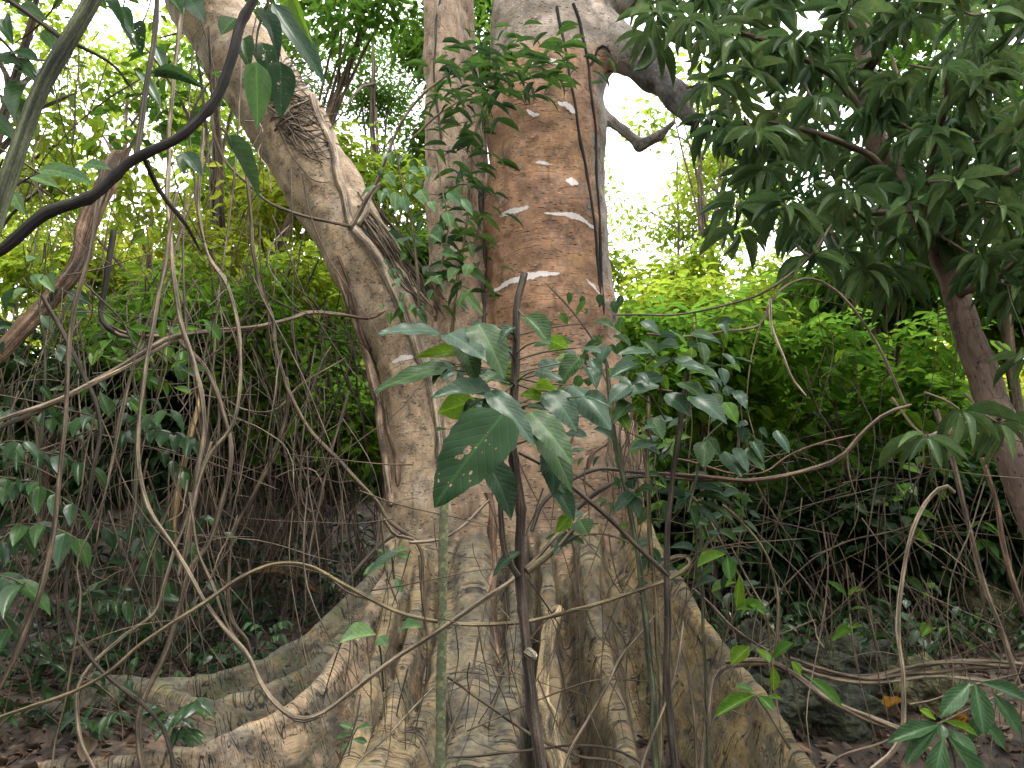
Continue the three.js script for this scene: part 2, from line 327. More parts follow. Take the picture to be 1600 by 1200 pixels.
stemChain('stem', [[688, -200, 7.3, 29], [695, 100, 7.2, 31], [701, 300, 7.1, 35], [711, 430, 7, 39], [726, 540, 6.9, 44], [745, 650, 6.75, 62], [760, 800, 6.62, 84], [770, 1120, 6.6, 92]], 0.09, 'middle');
stemChain('stem', [[716, -60, 7.45, 17], [732, 160, 7.35, 19], [738, 300, 7.25, 22], [741, 430, 7.15, 25], [748, 560, 7, 36]], 0.07, 'middle');
stemChain('stem', [[225, -160, 7.7, 46], [315, 0, 7.5, 50], [385, 100, 7.4, 58], [452, 200, 7.25, 58], [508, 300, 7.1, 55], [566, 400, 6.95, 54], [620, 500, 6.85, 52], [654, 600, 6.75, 53], [668, 700, 6.65, 60], [673, 800, 6.55, 70], [675, 930, 6.5, 88], [690, 1120, 6.5, 92]], 0.1, 'left');
stemChain('branch', [[905, 95, 7.05, 50], [945, 60, 6.95, 34], [985, 82, 6.8, 27], [1020, 115, 6.65, 21], [1055, 150, 6.5, 16], [1078, 186, 6.4, 11]], 0.16, 'limb');
stemChain('branch', [[900, 20, 7.1, 40], [960, -10, 6.95, 30], [1040, -60, 6.9, 24], [1120, -120, 6.8, 20]], 0.14, 'branch');
stemChain('branch', [[905, 150, 7.15, 24], [945, 180, 7.1, 9], [975, 203, 7, 8], [1000, 226, 6.95, 8], [1030, 214, 6.85, 7], [1052, 192, 6.8, 5]], 0.04, 'branch');
fin('root', [[634, 790, 6.4], [600, 868, 6.2], [550, 926, 5.95], [484, 984, 5.75], [410, 1028, 5.6], [325, 1050, 5.5], [250, 1062, 5.5], [170, 1082, 5.5], [60, 1100, 5.5]], 0.05, 0.09, 0.14, 'mossy', 0.2);
fin('root', [[575, 950, 5.9], [490, 1036, 5.45], [405, 1076, 5.2], [335, 1090, 5.15], [270, 1082, 5.25], [215, 1060, 5.5], [150, 1050, 5.8]], 0.06, 0.07, 0.12, 'mossy', 0.25);
fin('root', [[620, 860, 6.1], [566, 975, 5.55], [510, 1050, 5.15], [450, 1104, 4.9], [360, 1146, 4.74], [280, 1166, 4.66], [180, 1178, 4.62], [60, 1196, 4.55]], 0.06, 0.075, 0.12, 'left', 0.22);
fin('root', [[640, 830, 6.15], [612, 930, 5.7], [590, 1010, 5.3], [570, 1080, 4.95], [556, 1140, 4.7], [540, 1210, 4.45], [520, 1290, 4.2]], 0.055, 0.05, 0.08, 'ridge', 0.1);
fin('root', [[662, 850, 6.1], [644, 980, 5.5], [622, 1070, 5.05], [600, 1140, 4.75], [575, 1230, 4.4]], 0.05, 0.045, 0.08, 'ridge', 0.12);
fin('root', [[700, 900, 6.05], [690, 1040, 5.3], [655, 1130, 4.85], [610, 1220, 4.45]], 0.06, 0.06, 0.1, 'ridge', 0.16);
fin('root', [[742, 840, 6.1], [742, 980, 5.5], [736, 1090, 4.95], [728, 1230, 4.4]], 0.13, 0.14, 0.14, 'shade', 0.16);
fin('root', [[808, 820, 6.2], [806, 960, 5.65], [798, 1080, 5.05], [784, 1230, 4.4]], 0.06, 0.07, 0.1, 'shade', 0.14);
fin('root', [[852, 830, 6.2], [858, 960, 5.6], [866, 1080, 5.02], [884, 1230, 4.4]], 0.045, 0.045, 0.07, 'ridge', 0.1);
fin('root', [[918, 780, 6.3], [926, 930, 5.75], [950, 1050, 5.2], [975, 1140, 4.8], [996, 1240, 4.4]], 0.08, 0.06, 0.13, 'ridge', 0.24);
fin('root', [[982, 740, 6.4], [1036, 870, 5.95], [1092, 955, 5.5], [1158, 1038, 5.05], [1216, 1120, 4.7], [1262, 1200, 4.42], [1310, 1290, 4.15]], 0.05, 0.05, 0.14, 'buttress', 0.3);
fin('root', [[1030, 950, 6.5], [1140, 1065, 6.0], [1240, 1112, 5.7], [1330, 1130, 5.5], [1440, 1148, 5.4], [1640, 1172, 5.3]], 0.08, 0.1, 0.1, 'mossy', 0.2);
function sdf(x, y, z, out) {
  let d = 1e9, best = 1e9, bg = 0;
  for (let i = 0; i < caps.length; i++) {
    const c = caps[i], ax = c.a.x, ay = c.a.y, az = c.a.z, bx = c.b.x - ax, by = c.b.y - ay, bz = c.b.z - az, qx = x - ax, qy = y - ay, qz = z - az;
    let t = (qx * bx + qy * by + qz * bz) / (bx * bx + by * by + bz * bz); t = t < 0 ? 0 : t > 1 ? 1 : t;
    const ex = qx - bx * t, ey = qy - by * t, ez = qz - bz * t, e = Math.sqrt(ex * ex + ey * ey + ez * ez) - (c.ra + (c.rb - c.ra) * t);
    if (e < best) { best = e; bg = c.g; }
    const h = c.k - Math.abs(d - e); d = Math.min(d, e); if (h > 0) d -= h * h / c.k * 0.25;
  }
  for (let i = 0; i < fins.length; i++) {
    const f = fins[i], m = 0.9;
    if (x < f.lo.x - m || x > f.hi.x + m || z < f.lo.z - m || z > f.hi.z + m) continue;
    let bd = 1e9, H = 0, T = 0;
    for (let j = 0; j + 1 < f.pts.length; j++) {
      const a = f.pts[j], b = f.pts[j + 1], bx = b.x - a.x, bz = b.z - a.z, qx = x - a.x, qz = z - a.z; let t = (qx * bx + qz * bz) / (bx * bx + bz * bz); t = t < 0 ? 0 : t > 1 ? 1 : t;
      const q = Math.hypot(qx - bx * t, qz - bz * t); if (q < bd) { bd = q; H = a.y + (b.y - a.y) * t; T = (f.acc[j] + (f.acc[j + 1] - f.acc[j]) * t) / f.acc[f.acc.length - 1]; }
    }
    const w = f.w0 + (f.w1 - f.w0) * T, top = H - w, below = top - y;
    const e = below < 0 ? Math.hypot(bd, below) - w : (bd - w - f.slope * Math.min(below, 1.0)) * 0.97;
    if (e < best) { best = e; bg = f.g; }
    const h = f.k - Math.abs(d - e); d = Math.min(d, e); if (h > 0) d -= h * h / f.k * 0.25;
  }
  if (out) out.g = bg;
  return d;
}
function bark(x, y, z) { return sdf(x, y, z) - 0.018 * N3(x * 2.3, y * 1.2, z * 2.3) - 0.009 * N3(x * 6, y * 4, z * 6); }
function onBark(x, y, lift = 0) {                                    // where the sight line through a spot meets the bark, or passes closest to it
  const v = dir(x, y).normalize(); let t = 3.6, bt = 0, be = 1;
  for (let i = 0; i < 120; i++) { const e = bark(v.x * t, EYE + v.y * t, v.z * t); if (e < be) { be = e; bt = t; } if (e < 0.002) break; t += Math.max(e * 0.7, 0.004); if (t > 12) break; }
  return be > 0.25 ? null : v.clone().multiplyScalar(bt - lift).add(V(0, EYE, 0));
}
const tree = thing('buttress_tree', 'huge forest tree with several pale trunks and wide buttress roots', 'tree', V(0, 0, -6.6));
const barkMat = { smooth: std([1, 1, 1], { vertexColors: true, map: barkTex.smooth, bumpMap: barkH.smooth, bumpScale: 0.02, roughness: 0.85 }), wrinkled: std([1, 1, 1], { vertexColors: true, map: barkTex.wrinkled, bumpMap: barkH.wrinkled, bumpScale: 0.035, roughness: 0.9 }) };
const HY = py => P(860, py, 6.9).y;
const TONES = { pale: [0.4, 0.33, 0.26], orange: [0.37, 0.197, 0.105], tan: [0.42, 0.285, 0.178], left: [0.4, 0.288, 0.175], ridge: [0.25, 0.185, 0.095], buttress: [0.27, 0.195, 0.085], grey: [0.165, 0.148, 0.105], black: [0.06, 0.054, 0.042], moss: [0.105, 0.105, 0.05], rust: [0.36, 0.2, 0.085], branch: [0.3, 0.27, 0.23], dark: [0.1, 0.092, 0.085] };
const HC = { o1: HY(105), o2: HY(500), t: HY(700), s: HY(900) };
function barkTone(look, p, n) {
  const c = [0, 0, 0], put = (t, k) => { for (let i = 0; i < 3; i++) c[i] = mix(c[i], t[i], clamp(k)); };
  const f = fbm3(p.x * 1.6, p.y * 1.1, p.z * 1.6, 4), g = fbm3(p.x * 5, p.y * 5 + 20, p.z * 5, 4), hi = fbm3(p.x * 14, p.y * 14, p.z * 14 + 9, 3), low = sstep(HC.t + 0.1, HC.s - 0.4, p.y + f * 0.5);
  if (look === 'main') {
    put(TONES.tan, 1);
    put(TONES.orange, sstep(HC.o1 + 0.12, HC.o1 - 0.06, p.y + 0.25 * g) * sstep(HC.o2 - 1.3, HC.o2 + 0.3, p.y + f * 0.5));
    put(TONES.rust, 0.55 * sstep(0.05, 0.5, f) * sstep(HC.o1 + 0.1, HC.o1 - 0.1, p.y) * sstep(HC.o2 - 0.3, HC.o2 + 0.4, p.y));
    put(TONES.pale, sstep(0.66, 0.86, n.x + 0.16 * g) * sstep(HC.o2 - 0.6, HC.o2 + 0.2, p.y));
    put(TONES.pale, 0.9 * sstep(HC.o1 - 0.05, HC.o1 + 0.2, p.y + 0.2 * f));
  } else if (look === 'limb') { put(TONES.pale, 1); put(TONES.dark, sstep(0.75, 1.35, p.x + 0.3 * f)); }
  else if (look === 'branch') { put(TONES.branch, 1); put(TONES.grey, sstep(0, 0.4, g)); }
  else if (look === 'left') { put(TONES.left, 1); put(TONES.pale, 0.5 * sstep(0.05, 0.45, f)); put(TONES.rust, 0.35 * sstep(0.1, 0.5, g)); }
  else if (look === 'middle') { put(TONES.tan, 1); put(TONES.pale, 0.25 * sstep(HC.o2 - 0.5, HC.o2 + 1, p.y)); put(TONES.rust, 0.25 * sstep(0.1, 0.5, f)); }
  else if (look === 'mossy') { put(TONES.ridge, 1); put(TONES.grey, 0.55 + 0.5 * g); put(TONES.moss, sstep(-0.1, 0.35, f + 0.3 * n.y)); }
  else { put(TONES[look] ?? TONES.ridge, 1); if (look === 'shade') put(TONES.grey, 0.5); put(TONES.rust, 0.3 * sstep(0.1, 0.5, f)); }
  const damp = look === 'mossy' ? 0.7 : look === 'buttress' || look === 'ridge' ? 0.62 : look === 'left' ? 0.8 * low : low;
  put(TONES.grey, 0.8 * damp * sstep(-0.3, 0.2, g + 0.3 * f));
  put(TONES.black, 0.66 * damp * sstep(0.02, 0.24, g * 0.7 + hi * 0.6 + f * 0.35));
  put(TONES.pale, 0.3 * (1 - damp) * sstep(0.1, 0.4, hi + 0.4 * g)); put(TONES.rust, 0.22 * sstep(0.1, 0.45, fbm3(p.x * 3, p.y * 9, p.z * 3 + 30, 3)));
  put(TONES.moss, 0.6 * damp * sstep(0.15, 0.45, fbm3(p.x * 2.2 + 40, p.y * 2.2, p.z * 2.2, 3)) * sstep(0.9, 0.2, p.y));
  put(TONES.black, 0.5 * sstep(0.25, 0.5, hi) * sstep(0.05, 0.3, g));
  return c;
}
{
  const t0 = Date.now(), S = 0.027, lo = V(-4.1, -0.75, -8.2), nx = 220, ny = 336, nz = 168, B = 8, hx = new Map();
  const F = new Float32Array(nx * ny * nz).fill(9), I = (i, j, k) => (k * ny + j) * nx + i;
  for (let k = 0; k < nz; k += B) for (let j = 0; j < ny; j += B) for (let i = 0; i < nx; i += B) {
    const e = sdf(lo.x + (i + 4) * S, lo.y + (j + 4) * S, lo.z + (k + 4) * S);
    if (Math.abs(e) > S * B * 0.9 + 0.09) { if (e < 0) for (let c = k; c < Math.min(nz, k + B); c++) for (let b = j; b < Math.min(ny, j + B); b++) F.fill(-9, I(i, b, c), I(Math.min(nx, i + B), b, c)); continue; }
    for (let c = k; c < Math.min(nz, k + B); c++) for (let b = j; b < Math.min(ny, j + B); b++) for (let a = i; a < Math.min(nx, i + B); a++) F[I(a, b, c)] = bark(lo.x + a * S, lo.y + b * S, lo.z + c * S);
  }
  const pos = [], id = new Int32Array(nx * ny * nz).fill(-1), tri = [];
  const E = [[0, 1], [2, 3], [4, 5], [6, 7], [0, 2], [1, 3], [4, 6], [5, 7], [0, 4], [1, 5], [2, 6], [3, 7]], val = new Float32Array(8);
  for (let k = 0; k < nz - 1; k++) for (let j = 0; j < ny - 1; j++) for (let i = 0; i < nx - 1; i++) {
    let m = 0; for (let c = 0; c < 8; c++) { val[c] = F[I(i + (c & 1), j + (c >> 1 & 1), k + (c >> 2))]; if (val[c] < 0) m |= 1 << c; }
    if (m === 0 || m === 255) continue;
    let x = 0, y = 0, z = 0, n = 0;
    for (const [a, b] of E) if ((m >> a & 1) !== (m >> b & 1)) { const t = clamp(val[a] / (val[a] - val[b])); x += (a & 1) + ((b & 1) - (a & 1)) * t; y += (a >> 1 & 1) + ((b >> 1 & 1) - (a >> 1 & 1)) * t; z += (a >> 2) + ((b >> 2) - (a >> 2)) * t; n++; }
    id[I(i, j, k)] = pos.length / 3; pos.push(lo.x + (i + x / n) * S, lo.y + (j + y / n) * S, lo.z + (k + z / n) * S);
  }
  const quad = (a, b, c, d, flip) => { if (a < 0 || b < 0 || c < 0 || d < 0) return; flip ? tri.push(a, c, b, a, d, c) : tri.push(a, b, c, a, c, d); };
  for (let k = 1; k < nz - 1; k++) for (let j = 1; j < ny - 1; j++) for (let i = 1; i < nx - 1; i++) {
    const s = F[I(i, j, k)] < 0;
    if (s !== F[I(i + 1, j, k)] < 0) quad(id[I(i, j - 1, k - 1)], id[I(i, j, k - 1)], id[I(i, j, k)], id[I(i, j - 1, k)], !s);
    if (s !== F[I(i, j + 1, k)] < 0) quad(id[I(i - 1, j, k - 1)], id[I(i - 1, j, k)], id[I(i, j, k)], id[I(i, j, k - 1)], !s);
    if (s !== F[I(i, j, k + 1)] < 0) quad(id[I(i - 1, j - 1, k)], id[I(i, j - 1, k)], id[I(i, j, k)], id[I(i - 1, j, k)], !s);
  }
  const nv = pos.length / 3, grp = new Uint8Array(nv), nor = new Float32Array(nv * 3), col = new Float32Array(nv * 3), o = {}, e = 0.012, q = V(), n = V();
  for (let v = 0; v < nv; v++) {
    q.fromArray(pos, v * 3); const b0 = bark(q.x, q.y, q.z); sdf(q.x, q.y, q.z, o); grp[v] = o.g;
    n.set(bark(q.x + e, q.y, q.z) - b0, bark(q.x, q.y + e, q.z) - b0, bark(q.x, q.y, q.z + e) - b0).normalize(); n.toArray(nor, v * 3);
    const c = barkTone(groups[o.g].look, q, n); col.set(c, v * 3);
  }
  const uvOf = (g, x, y, z) => {
    const G = groups[g]; let bd = 1e9, u = 0, w = 0;
    for (let j = 0; j + 1 < G.pts.length; j++) {
      const a = G.pts[j], b = G.pts[j + 1];
      if (G.fin) { const bx = b.x - a.x, bz = b.z - a.z, t = clamp(((x - a.x) * bx + (z - a.z) * bz) / (bx * bx + bz * bz)), dd = Math.hypot(x - a.x - bx * t, z - a.z - bz * t); if (dd < bd) { bd = dd; u = (a.y + (b.y - a.y) * t - y) / 1.2 + dd * 0.4; w = (G.acc[j] + (G.acc[j + 1] - G.acc[j]) * t + 0.25 * (a.y - y)) / 1.2; } }
      else { const ab = b.clone().sub(a), l2 = ab.lengthSq(), t = clamp(((x - a.x) * ab.x + (y - a.y) * ab.y + (z - a.z) * ab.z) / l2), cx = x - a.x - ab.x * t, cy = y - a.y - ab.y * t, cz = z - a.z - ab.z * t, dd = Math.hypot(cx, cy, cz); if (dd < bd) { bd = dd; u = Math.atan2(cx, cz) * 0.5 / 1.2; w = (G.acc[j] + (G.acc[j + 1] - G.acc[j]) * t) / 1.2; } }
    }
    return [u + g * 0.37, w];
  };
  const lists = groups.map(() => []);
  for (let t = 0; t < tri.length; t += 3) { const a = grp[tri[t]], b = grp[tri[t + 1]], c = grp[tri[t + 2]], g = a === b || a === c ? a : b === c ? b : a; lists[g].push(tri[t], tri[t + 1], tri[t + 2]); }
  lists.forEach((l, g) => {
    if (!l.length) return; const map = new Map(), ix = [], P_ = [], N_ = [], C_ = [], U_ = [];
    for (const v of l) { let w = map.get(v); if (w === undefined) { w = map.size; map.set(v, w); P_.push(pos[v * 3], pos[v * 3 + 1], pos[v * 3 + 2]); N_.push(nor[v * 3], nor[v * 3 + 1], nor[v * 3 + 2]); C_.push(col[v * 3], col[v * 3 + 1], col[v * 3 + 2]); U_.push(...uvOf(g, pos[v * 3], pos[v * 3 + 1], pos[v * 3 + 2])); } ix.push(w); }
    const G = new THREE.BufferGeometry(); G.setAttribute('position', new THREE.Float32BufferAttribute(P_, 3)); G.setAttribute('normal', new THREE.Float32BufferAttribute(N_, 3)); G.setAttribute('color', new THREE.Float32BufferAttribute(C_, 3)); G.setAttribute('uv', new THREE.Float32BufferAttribute(U_, 2)); G.setIndex(ix);
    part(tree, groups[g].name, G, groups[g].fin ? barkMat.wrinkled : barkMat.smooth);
  });
  console.log('tree', nv, tri.length / 3, Date.now() - t0);
}
// pale scars where bark has flaked, thin sheets that follow the trunk
{
  const scar = std([0.56, 0.5, 0.46], { bumpMap: roughH, bumpScale: 0.006, roughness: 0.8, side: THREE.DoubleSide });
  const patch = (line, w) => {                                       // line of [x, y, halfHeight]
    const pos = [], uv = [], idx = [], n = 60, c = new THREE.CatmullRomCurve3(line.map(([x, y, h]) => V(x, y, h)));
    for (let i = 0; i <= n; i++) {
      const t = i / n, q = c.getPoint(t), h = q.z * Math.sqrt(Math.max(0.02, 1 - Math.pow(2 * t - 1, 10))) ;
      for (let j = 0; j <= 2; j++) { const b = onBark(q.x + 1.5 * N3(q.x * 0.08, j, 7), q.y + (j - 1) * h * 0.62 * (1 + 0.45 * N3(q.x * 0.05, j, 1) + 0.3 * N3(q.x * 0.3, j, 4)), 0.004); pos.push(b.x, b.y, b.z); uv.push(b.x * 2, b.y * 2); if (i < n && j < 2) { const k = i * 3 + j; idx.push(k, k + 1, k + 3, k + 1, k + 4, k + 3); } }
    }
    const g = new THREE.BufferGeometry(); g.setAttribute('position', new THREE.Float32BufferAttribute(pos, 3)); g.setAttribute('uv', new THREE.Float32BufferAttribute(uv, 2)); g.setIndex(idx); g.computeVertexNormals();
    part(tree, 'bark_scar', g, scar);
  };
  patch([[768, 456, 5], [800, 440, 7], [840, 429, 7], [876, 427, 5]]);
  patch([[850, 333, 3], [880, 335, 5], [910, 343, 7], [930, 358, 5]]);
  patch([[780, 338, 4], [800, 331, 7], [826, 323, 4]]);
  patch([[838, 253, 3], [850, 255, 4], [864, 257, 3]]);
  patch([[884, 283, 4], [893, 284, 7], [904, 287, 4]]);
  patch([[916, 436, 3], [926, 446, 5], [938, 462, 4]]);
  patch([[826, 98, 4], [860, 94, 8], [890, 102, 5]]);
  patch([[872, 160, 4], [886, 166, 8], [900, 176, 5]]);
  patch([[612, 566, 3], [630, 560, 7], [648, 556, 3]]);
  patch([[822, 172, 3], [832, 178, 5], [842, 180, 3]]);
}
// ---------- lianas, branches and poles ----------
reseed(501);
const vine = (label, mat, list, d0, d1, w0, w1, o = {}) => {         // widths in photo-scale units at the vine's own distance
  const pts = px(list, d0, d1), a = list[0], b = list[list.length - 1];
  const r0 = M(a[0], a[1], a[2] ?? d0, w0) * 0.37, r1 = M(b[0], b[1], b[2] ?? d1, w1) * 0.37, c = curve(pts), all = [tube(pts, r0, r1, { wobble: 0.6, knots: 0.16, knotGap: rr(0.3, 0.6), lobe: 0.13, lobes: 3, twist: rr(2, 5), rad: 8, ...o })];
  if (!o.name && c.getLength() > 1) for (let i = 0; i < 4; i++) {       // rootlets and torn side shoots
    const t = rr(0.1, 0.9), p = c.getPointAt(t), q = [p]; const v = rdir(0.6).multiplyScalar(rr(0.04, 0.16)); for (let k = 0; k < 3; k++) { v.y -= 0.012; v.add(V(gauss() * 0.03, gauss() * 0.03, gauss() * 0.03)); q.push(q[k].clone().add(v)); }
    all.push(tube(q, r0 * rr(0.15, 0.3), 0.0015, { rad: 4, seg: 8 }));
  }
  const g = all.length > 1 ? mergeGeometries(all) : all[0];
  return solo(o.name ?? 'liana', g, mat, label, o.category ?? 'vine', o.group);
};
// several strands that wind round one another
const strands = (label, mats, list, d0, d1, w, n, spread, o = {}) => {
  const pts = px(list, d0, d1), c = curve(pts), len = c.getLength(), r = M(list[0][0], list[0][1], list[0][2] ?? d0, w) / 2, m = Math.ceil(len / 0.09), t = thing(o.name ?? 'liana', label, o.category ?? 'vine', pts[0].clone(), o.group);
  for (let s = 0; s < n; s++) {
    const q = [], ph = s / n * 6.283, tw = rr(3, 4.5);
    for (let i = 0; i <= m; i++) { const f = i / m, p = c.getPointAt(f), k = spread * r * (1 + 0.8 * N3(f * len * 1.3, s, 2)) * (o.flare ? 1 + o.flare * f * f : 1); p.y += Math.cos(f * len * tw + ph) * k; p.z += Math.sin(f * len * tw + ph) * k; q.push(p); }
    part(t, 'strand', tube(q, r * rr(0.8, 1.1), r * rr(0.7, 1), { seg: m, lobe: 0.12 }), mats[s % mats.length]);
  }
  return t;
};
// upper left: near branches
{
  const b = thing('branch', 'near black knobbly branch rising across the upper left corner', 'branch', P(0, 395, 1.9));
  part(b, 'limb', tube(px([[-40, 412], [0, 393], [71, 333], [142, 303], [202, 252], [280, 216], [337, 158], [364, 84], [376, 36], [400, -8], [410, -40]], 1.9, 2), 0.0145, 0.0115, { knots: 0.3, knotGap: 0.1, rad: 9, seg: 120, lobe: 0.04 }), MV.black);
  part(b, 'twig', tube(px([[211, 248], [222, 190], [232, 120], [240, 60], [246, -20]], 1.95, 2.1), 0.008, 0.006, { knots: 0.3 }), MV.dark);
  part(b, 'twig', tube(px([[290, 206], [312, 150], [335, 120]], 1.95, 2), 0.004, 0.003), MV.dark);
  part(b, 'twig', tube(px([[228, 252], [250, 300], [290, 350], [312, 392]], 1.95, 2.2), 0.008, 0.004, { knots: 0.25 }), MV.dark);
  const s = thing('branch', 'near smooth grey green stem slanting up at the far left edge', 'branch', P(0, 330, 1.5));
  part(s, 'limb', tube(px([[-18, 380], [0, 320], [13, 277], [36, 202], [66, 132], [105, 66], [147, -10], [165, -50]], 1.5), 0.0175, 0.015, { knots: 0.2, knotGap: 0.3, rad: 10, lobe: 0.03 }), MV.green);
  part(s, 'twig', tube(px([[106, 66], [70, 40], [34, 14], [0, -8]], 1.5), 0.006, 0.0045, { knots: 0.3 }), MV.dark);
  part(s, 'twig', tube(px([[105, 64], [150, 85], [182, 106], [215, 150]], 1.5, 1.7), 0.0045, 0.002), MV.dark);
}
{
  const t = thing('dead_trunk', 'dead leaning brown trunk with rough peeling bark at the left edge', 'dead tree', P(-60, 600, 4.6));
  part(t, 'trunk', tube(px([[-80, 610], [0, 552], [66, 484], [112, 432], [140, 345], [170, 285], [192, 236]], 4.6, 4.9), 0.056, 0.05, { radii: k => mix(0.052, 0.058, k) * (k > 0.93 ? 0.9 : 1), lobe: 0.1, lobes: 3, rad: 12, knots: 0.15, seg: 70 }), fibre([0.3, 0.205, 0.15], { bumpScale: 0.02 }));
  for (let i = 0; i < 5; i++) part(t, 'splinter', tube(px([[182 + i * 3, 262 - i * 2, 4.86], [190 + i * 4, 240 - i * 3, 4.86], [196 + i * 4 + gauss() * 5, 222 + gauss() * 10, 4.86]]), 0.012, 0.004, { rad: 5 }), MV.red);
  for (let i = 0; i < 4; i++) part(t, 'peeling_bark', tube(px([[172 - i * 6, 290 + i * 6, 4.8], [150 - i * 7, 350 + i * 10, 4.75], [128 - i * 9, 410 + i * 10, 4.75]]), 0.012, 0.006, { rad: 5, wobble: 1.5 }), i % 2 ? MV.tan : MV.red);
}
vine('black bare stem hanging beside the dead leaning trunk, bent at its foot', MV.black, [[178, 360], [175, 400], [166, 450], [157, 490], [163, 508], [178, 517]], 4.3, 4.2, 13, 9);
// left: hanging lianas
vine('thick pale liana that hangs from above and forks left at its waist', MV.tan, [[288, -20, 4.6], [268, 150, 4.5], [262, 300, 4.4], [270, 400], [275, 467], [287, 518], [304, 575], [317, 619], [318, 687], [308, 740], [298, 800], [290, 860], [280, 900]], 4.2, 4.2, 8, 11);
vine('S-shaped pale liana bulging right before it swings back to the left', MV.tan, [[318, 200], [312, 320], [324, 400], [354, 444], [371, 501], [376, 569], [371, 629], [360, 667], [326, 710], [310, 750], [300, 800]], 4.3, 4.15, 7, 9);
vine('slender pale liana sweeping down into a wide loop before the left root', MV.tan, [[276, 300], [262, 390], [246, 467], [233, 542], [225, 603], [216, 656], [216, 721], [223, 761], [236, 800], [270, 854], [294, 894], [321, 942], [354, 986], [388, 1023], [412, 1072], [436, 1104], [466, 1122], [500, 1115], [545, 1086], [614, 1030], [682, 986], [739, 948], [800, 908], [842, 870], [876, 830]], 3.9, 3.7, 8, 9, { lobe: 0.16, twist: 3 });
vine('second pale strand of the loop, crossing from the waist of the thick liana', MV.brown, [[296, 770], [300, 800], [309, 861], [331, 908], [354, 975], [380, 1016], [407, 1066], [437, 1109], [468, 1128], [505, 1118]], 4.05, 3.8, 6, 6);
vine('thickest grey brown liana, slanting down left to the soil', MV.brown, [[262, 515], [290, 542], [324, 582], [351, 650], [361, 683], [358, 737], [341, 800], [321, 854], [297, 888], [280, 948], [263, 1002], [243, 1050], [223, 1097], [216, 1121], [218, 1171], [226, 1240]], 4.5, 4.3, 9, 13, { lobe: 0.12 });
strands('twisted pair of lianas climbing gently from the left edge', [MV.tan, MV.brown], [[-60, 688], [0, 662], [60, 640], [118, 612], [189, 573], [236, 545], [268, 527], [300, 520]], 3.6, 4.3, 9, 2, 0.8);
strands('twisted brown liana stretched level from the dead trunk to the great tree', [MV.red, MV.brown], [[165, 508], [190, 521], [236, 526], [320, 518], [405, 511], [449, 501], [483, 489], [530, 491], [575, 497], [602, 484]], 4.4, 6.3, 7, 2, 0.7);
vine('straight grey brown liana hanging down the far left', MV.brown, [[160, 250], [148, 330], [138, 400], [115, 488], [108, 545], [105, 602], [98, 687], [90, 800], [74, 878], [54, 952], [27, 1019], [-6, 1080], [-30, 1120]], 3.8, 3.7, 8, 11);
vine('dark wiry stem wandering down the left side to the soil', MV.dark, [[67, 462], [98, 521], [132, 592], [148, 629], [155, 670], [145, 737], [136, 800], [127, 834], [112, 867], [102, 918], [106, 972], [135, 1019], [169, 1060], [219, 1097], [250, 1131], [264, 1171], [272, 1230]], 4.1, 4.2, 9, 8);
vine('liana that leans on the left flank of the great tree', MV.brown, [[385, 270], [392, 340], [398, 400], [408, 457], [425, 498], [432, 552], [449, 602], [479, 663], [503, 694], [545, 735], [590, 785], [606, 812], [640, 838], [660, 850]], 4.8, 5.4, 8, 8);
vine('short liana dropping from the leaning one into the brown tangle', MV.brown, [[446, 590], [449, 612], [443, 663], [418, 731], [388, 788], [368, 825], [358, 870], [358, 945], [368, 975], [386, 1000], [392, 1030]], 5.1, 5.5, 8, 8);
vine('thin liana kinked beside the left root', MV.brown, [[545, 610], [520, 700], [498, 790], [486, 850], [485, 884], [515, 902], [545, 925], [590, 940]], 5.2, 5.2, 5, 4);
vine('kinked liana bending sharply left above the soil at lower left', MV.tan, [[330, 690], [312, 750], [294, 802], [270, 864], [256, 911], [243, 957], [196, 992], [148, 1033], [128, 1060], [121, 1083], [124, 1137], [130, 1168], [150, 1215]], 4.4, 4.1, 7, 9);
vine('string-thin curly vine hanging at lower left', MV.tan, [[210, 560], [180, 700], [155, 800], [120, 881], [126, 925], [118, 999], [105, 1080], [86, 1161], [80, 1220]], 3.7, 3.9, 4, 4);
vine('long olive liana arching over the roots and ending in a hook', MV.olive, [[-50, 1136], [0, 1121], [118, 1077], [169, 1050], [216, 1009], [270, 972], [324, 938], [371, 905], [405, 888], [439, 880], [483, 885], [540, 914], [587, 940], [631, 960], [699, 974], [766, 975], [834, 969], [901, 952], [969, 932], [1036, 908], [1066, 893], [1079, 881], [1073, 870], [1056, 869], [1038, 879], [1030, 890]], 3.7, 4.1, 8, 9, { lobe: 0.12, seg: 190 });
vine('slack vine from the upper left, draped onto the leaning trunk', MV.brown, [[326, 40, 5.6], [331, 145], [332, 202], [354, 253], [398, 297], [422, 317], [470, 336], [540, 351], [552, 354]], 5.8, 6.4, 5, 7);
vine('pale vine curling under the crook of the leaning trunk', MV.pale, [[383, 190], [404, 192], [412, 215], [403, 240], [418, 262], [424, 300]], 6.5, 6.4, 4, 3);
vine('thin straight vine running down the middle of the left thicket', MV.tan, [[378, 60], [372, 200], [360, 330], [340, 480], [330, 600], [322, 690]], 5.2, 5.2, 5, 4);
vine('thin vine crossing the left thicket from upper right to lower left', MV.tan, [[330, 230], [270, 400], [215, 545], [190, 640], [170, 740], [150, 850]], 4.4, 4.3, 4, 4);
vine('dark slanting twig crossing the twisted pair of lianas', MV.dark, [[130, 440], [160, 470], [190, 500], [212, 540], [222, 550]], 4.2, 4.2, 5, 3, { category: 'twig' });
vine('pale cracked pole leaning in the left undergrowth', fibre([0.42, 0.32, 0.16]), [[314, 610, 6.2], [300, 670], [284, 735], [275, 790], [268, 850]], 6.1, 6, 12, 14, { name: 'pole', category: 'pole' });
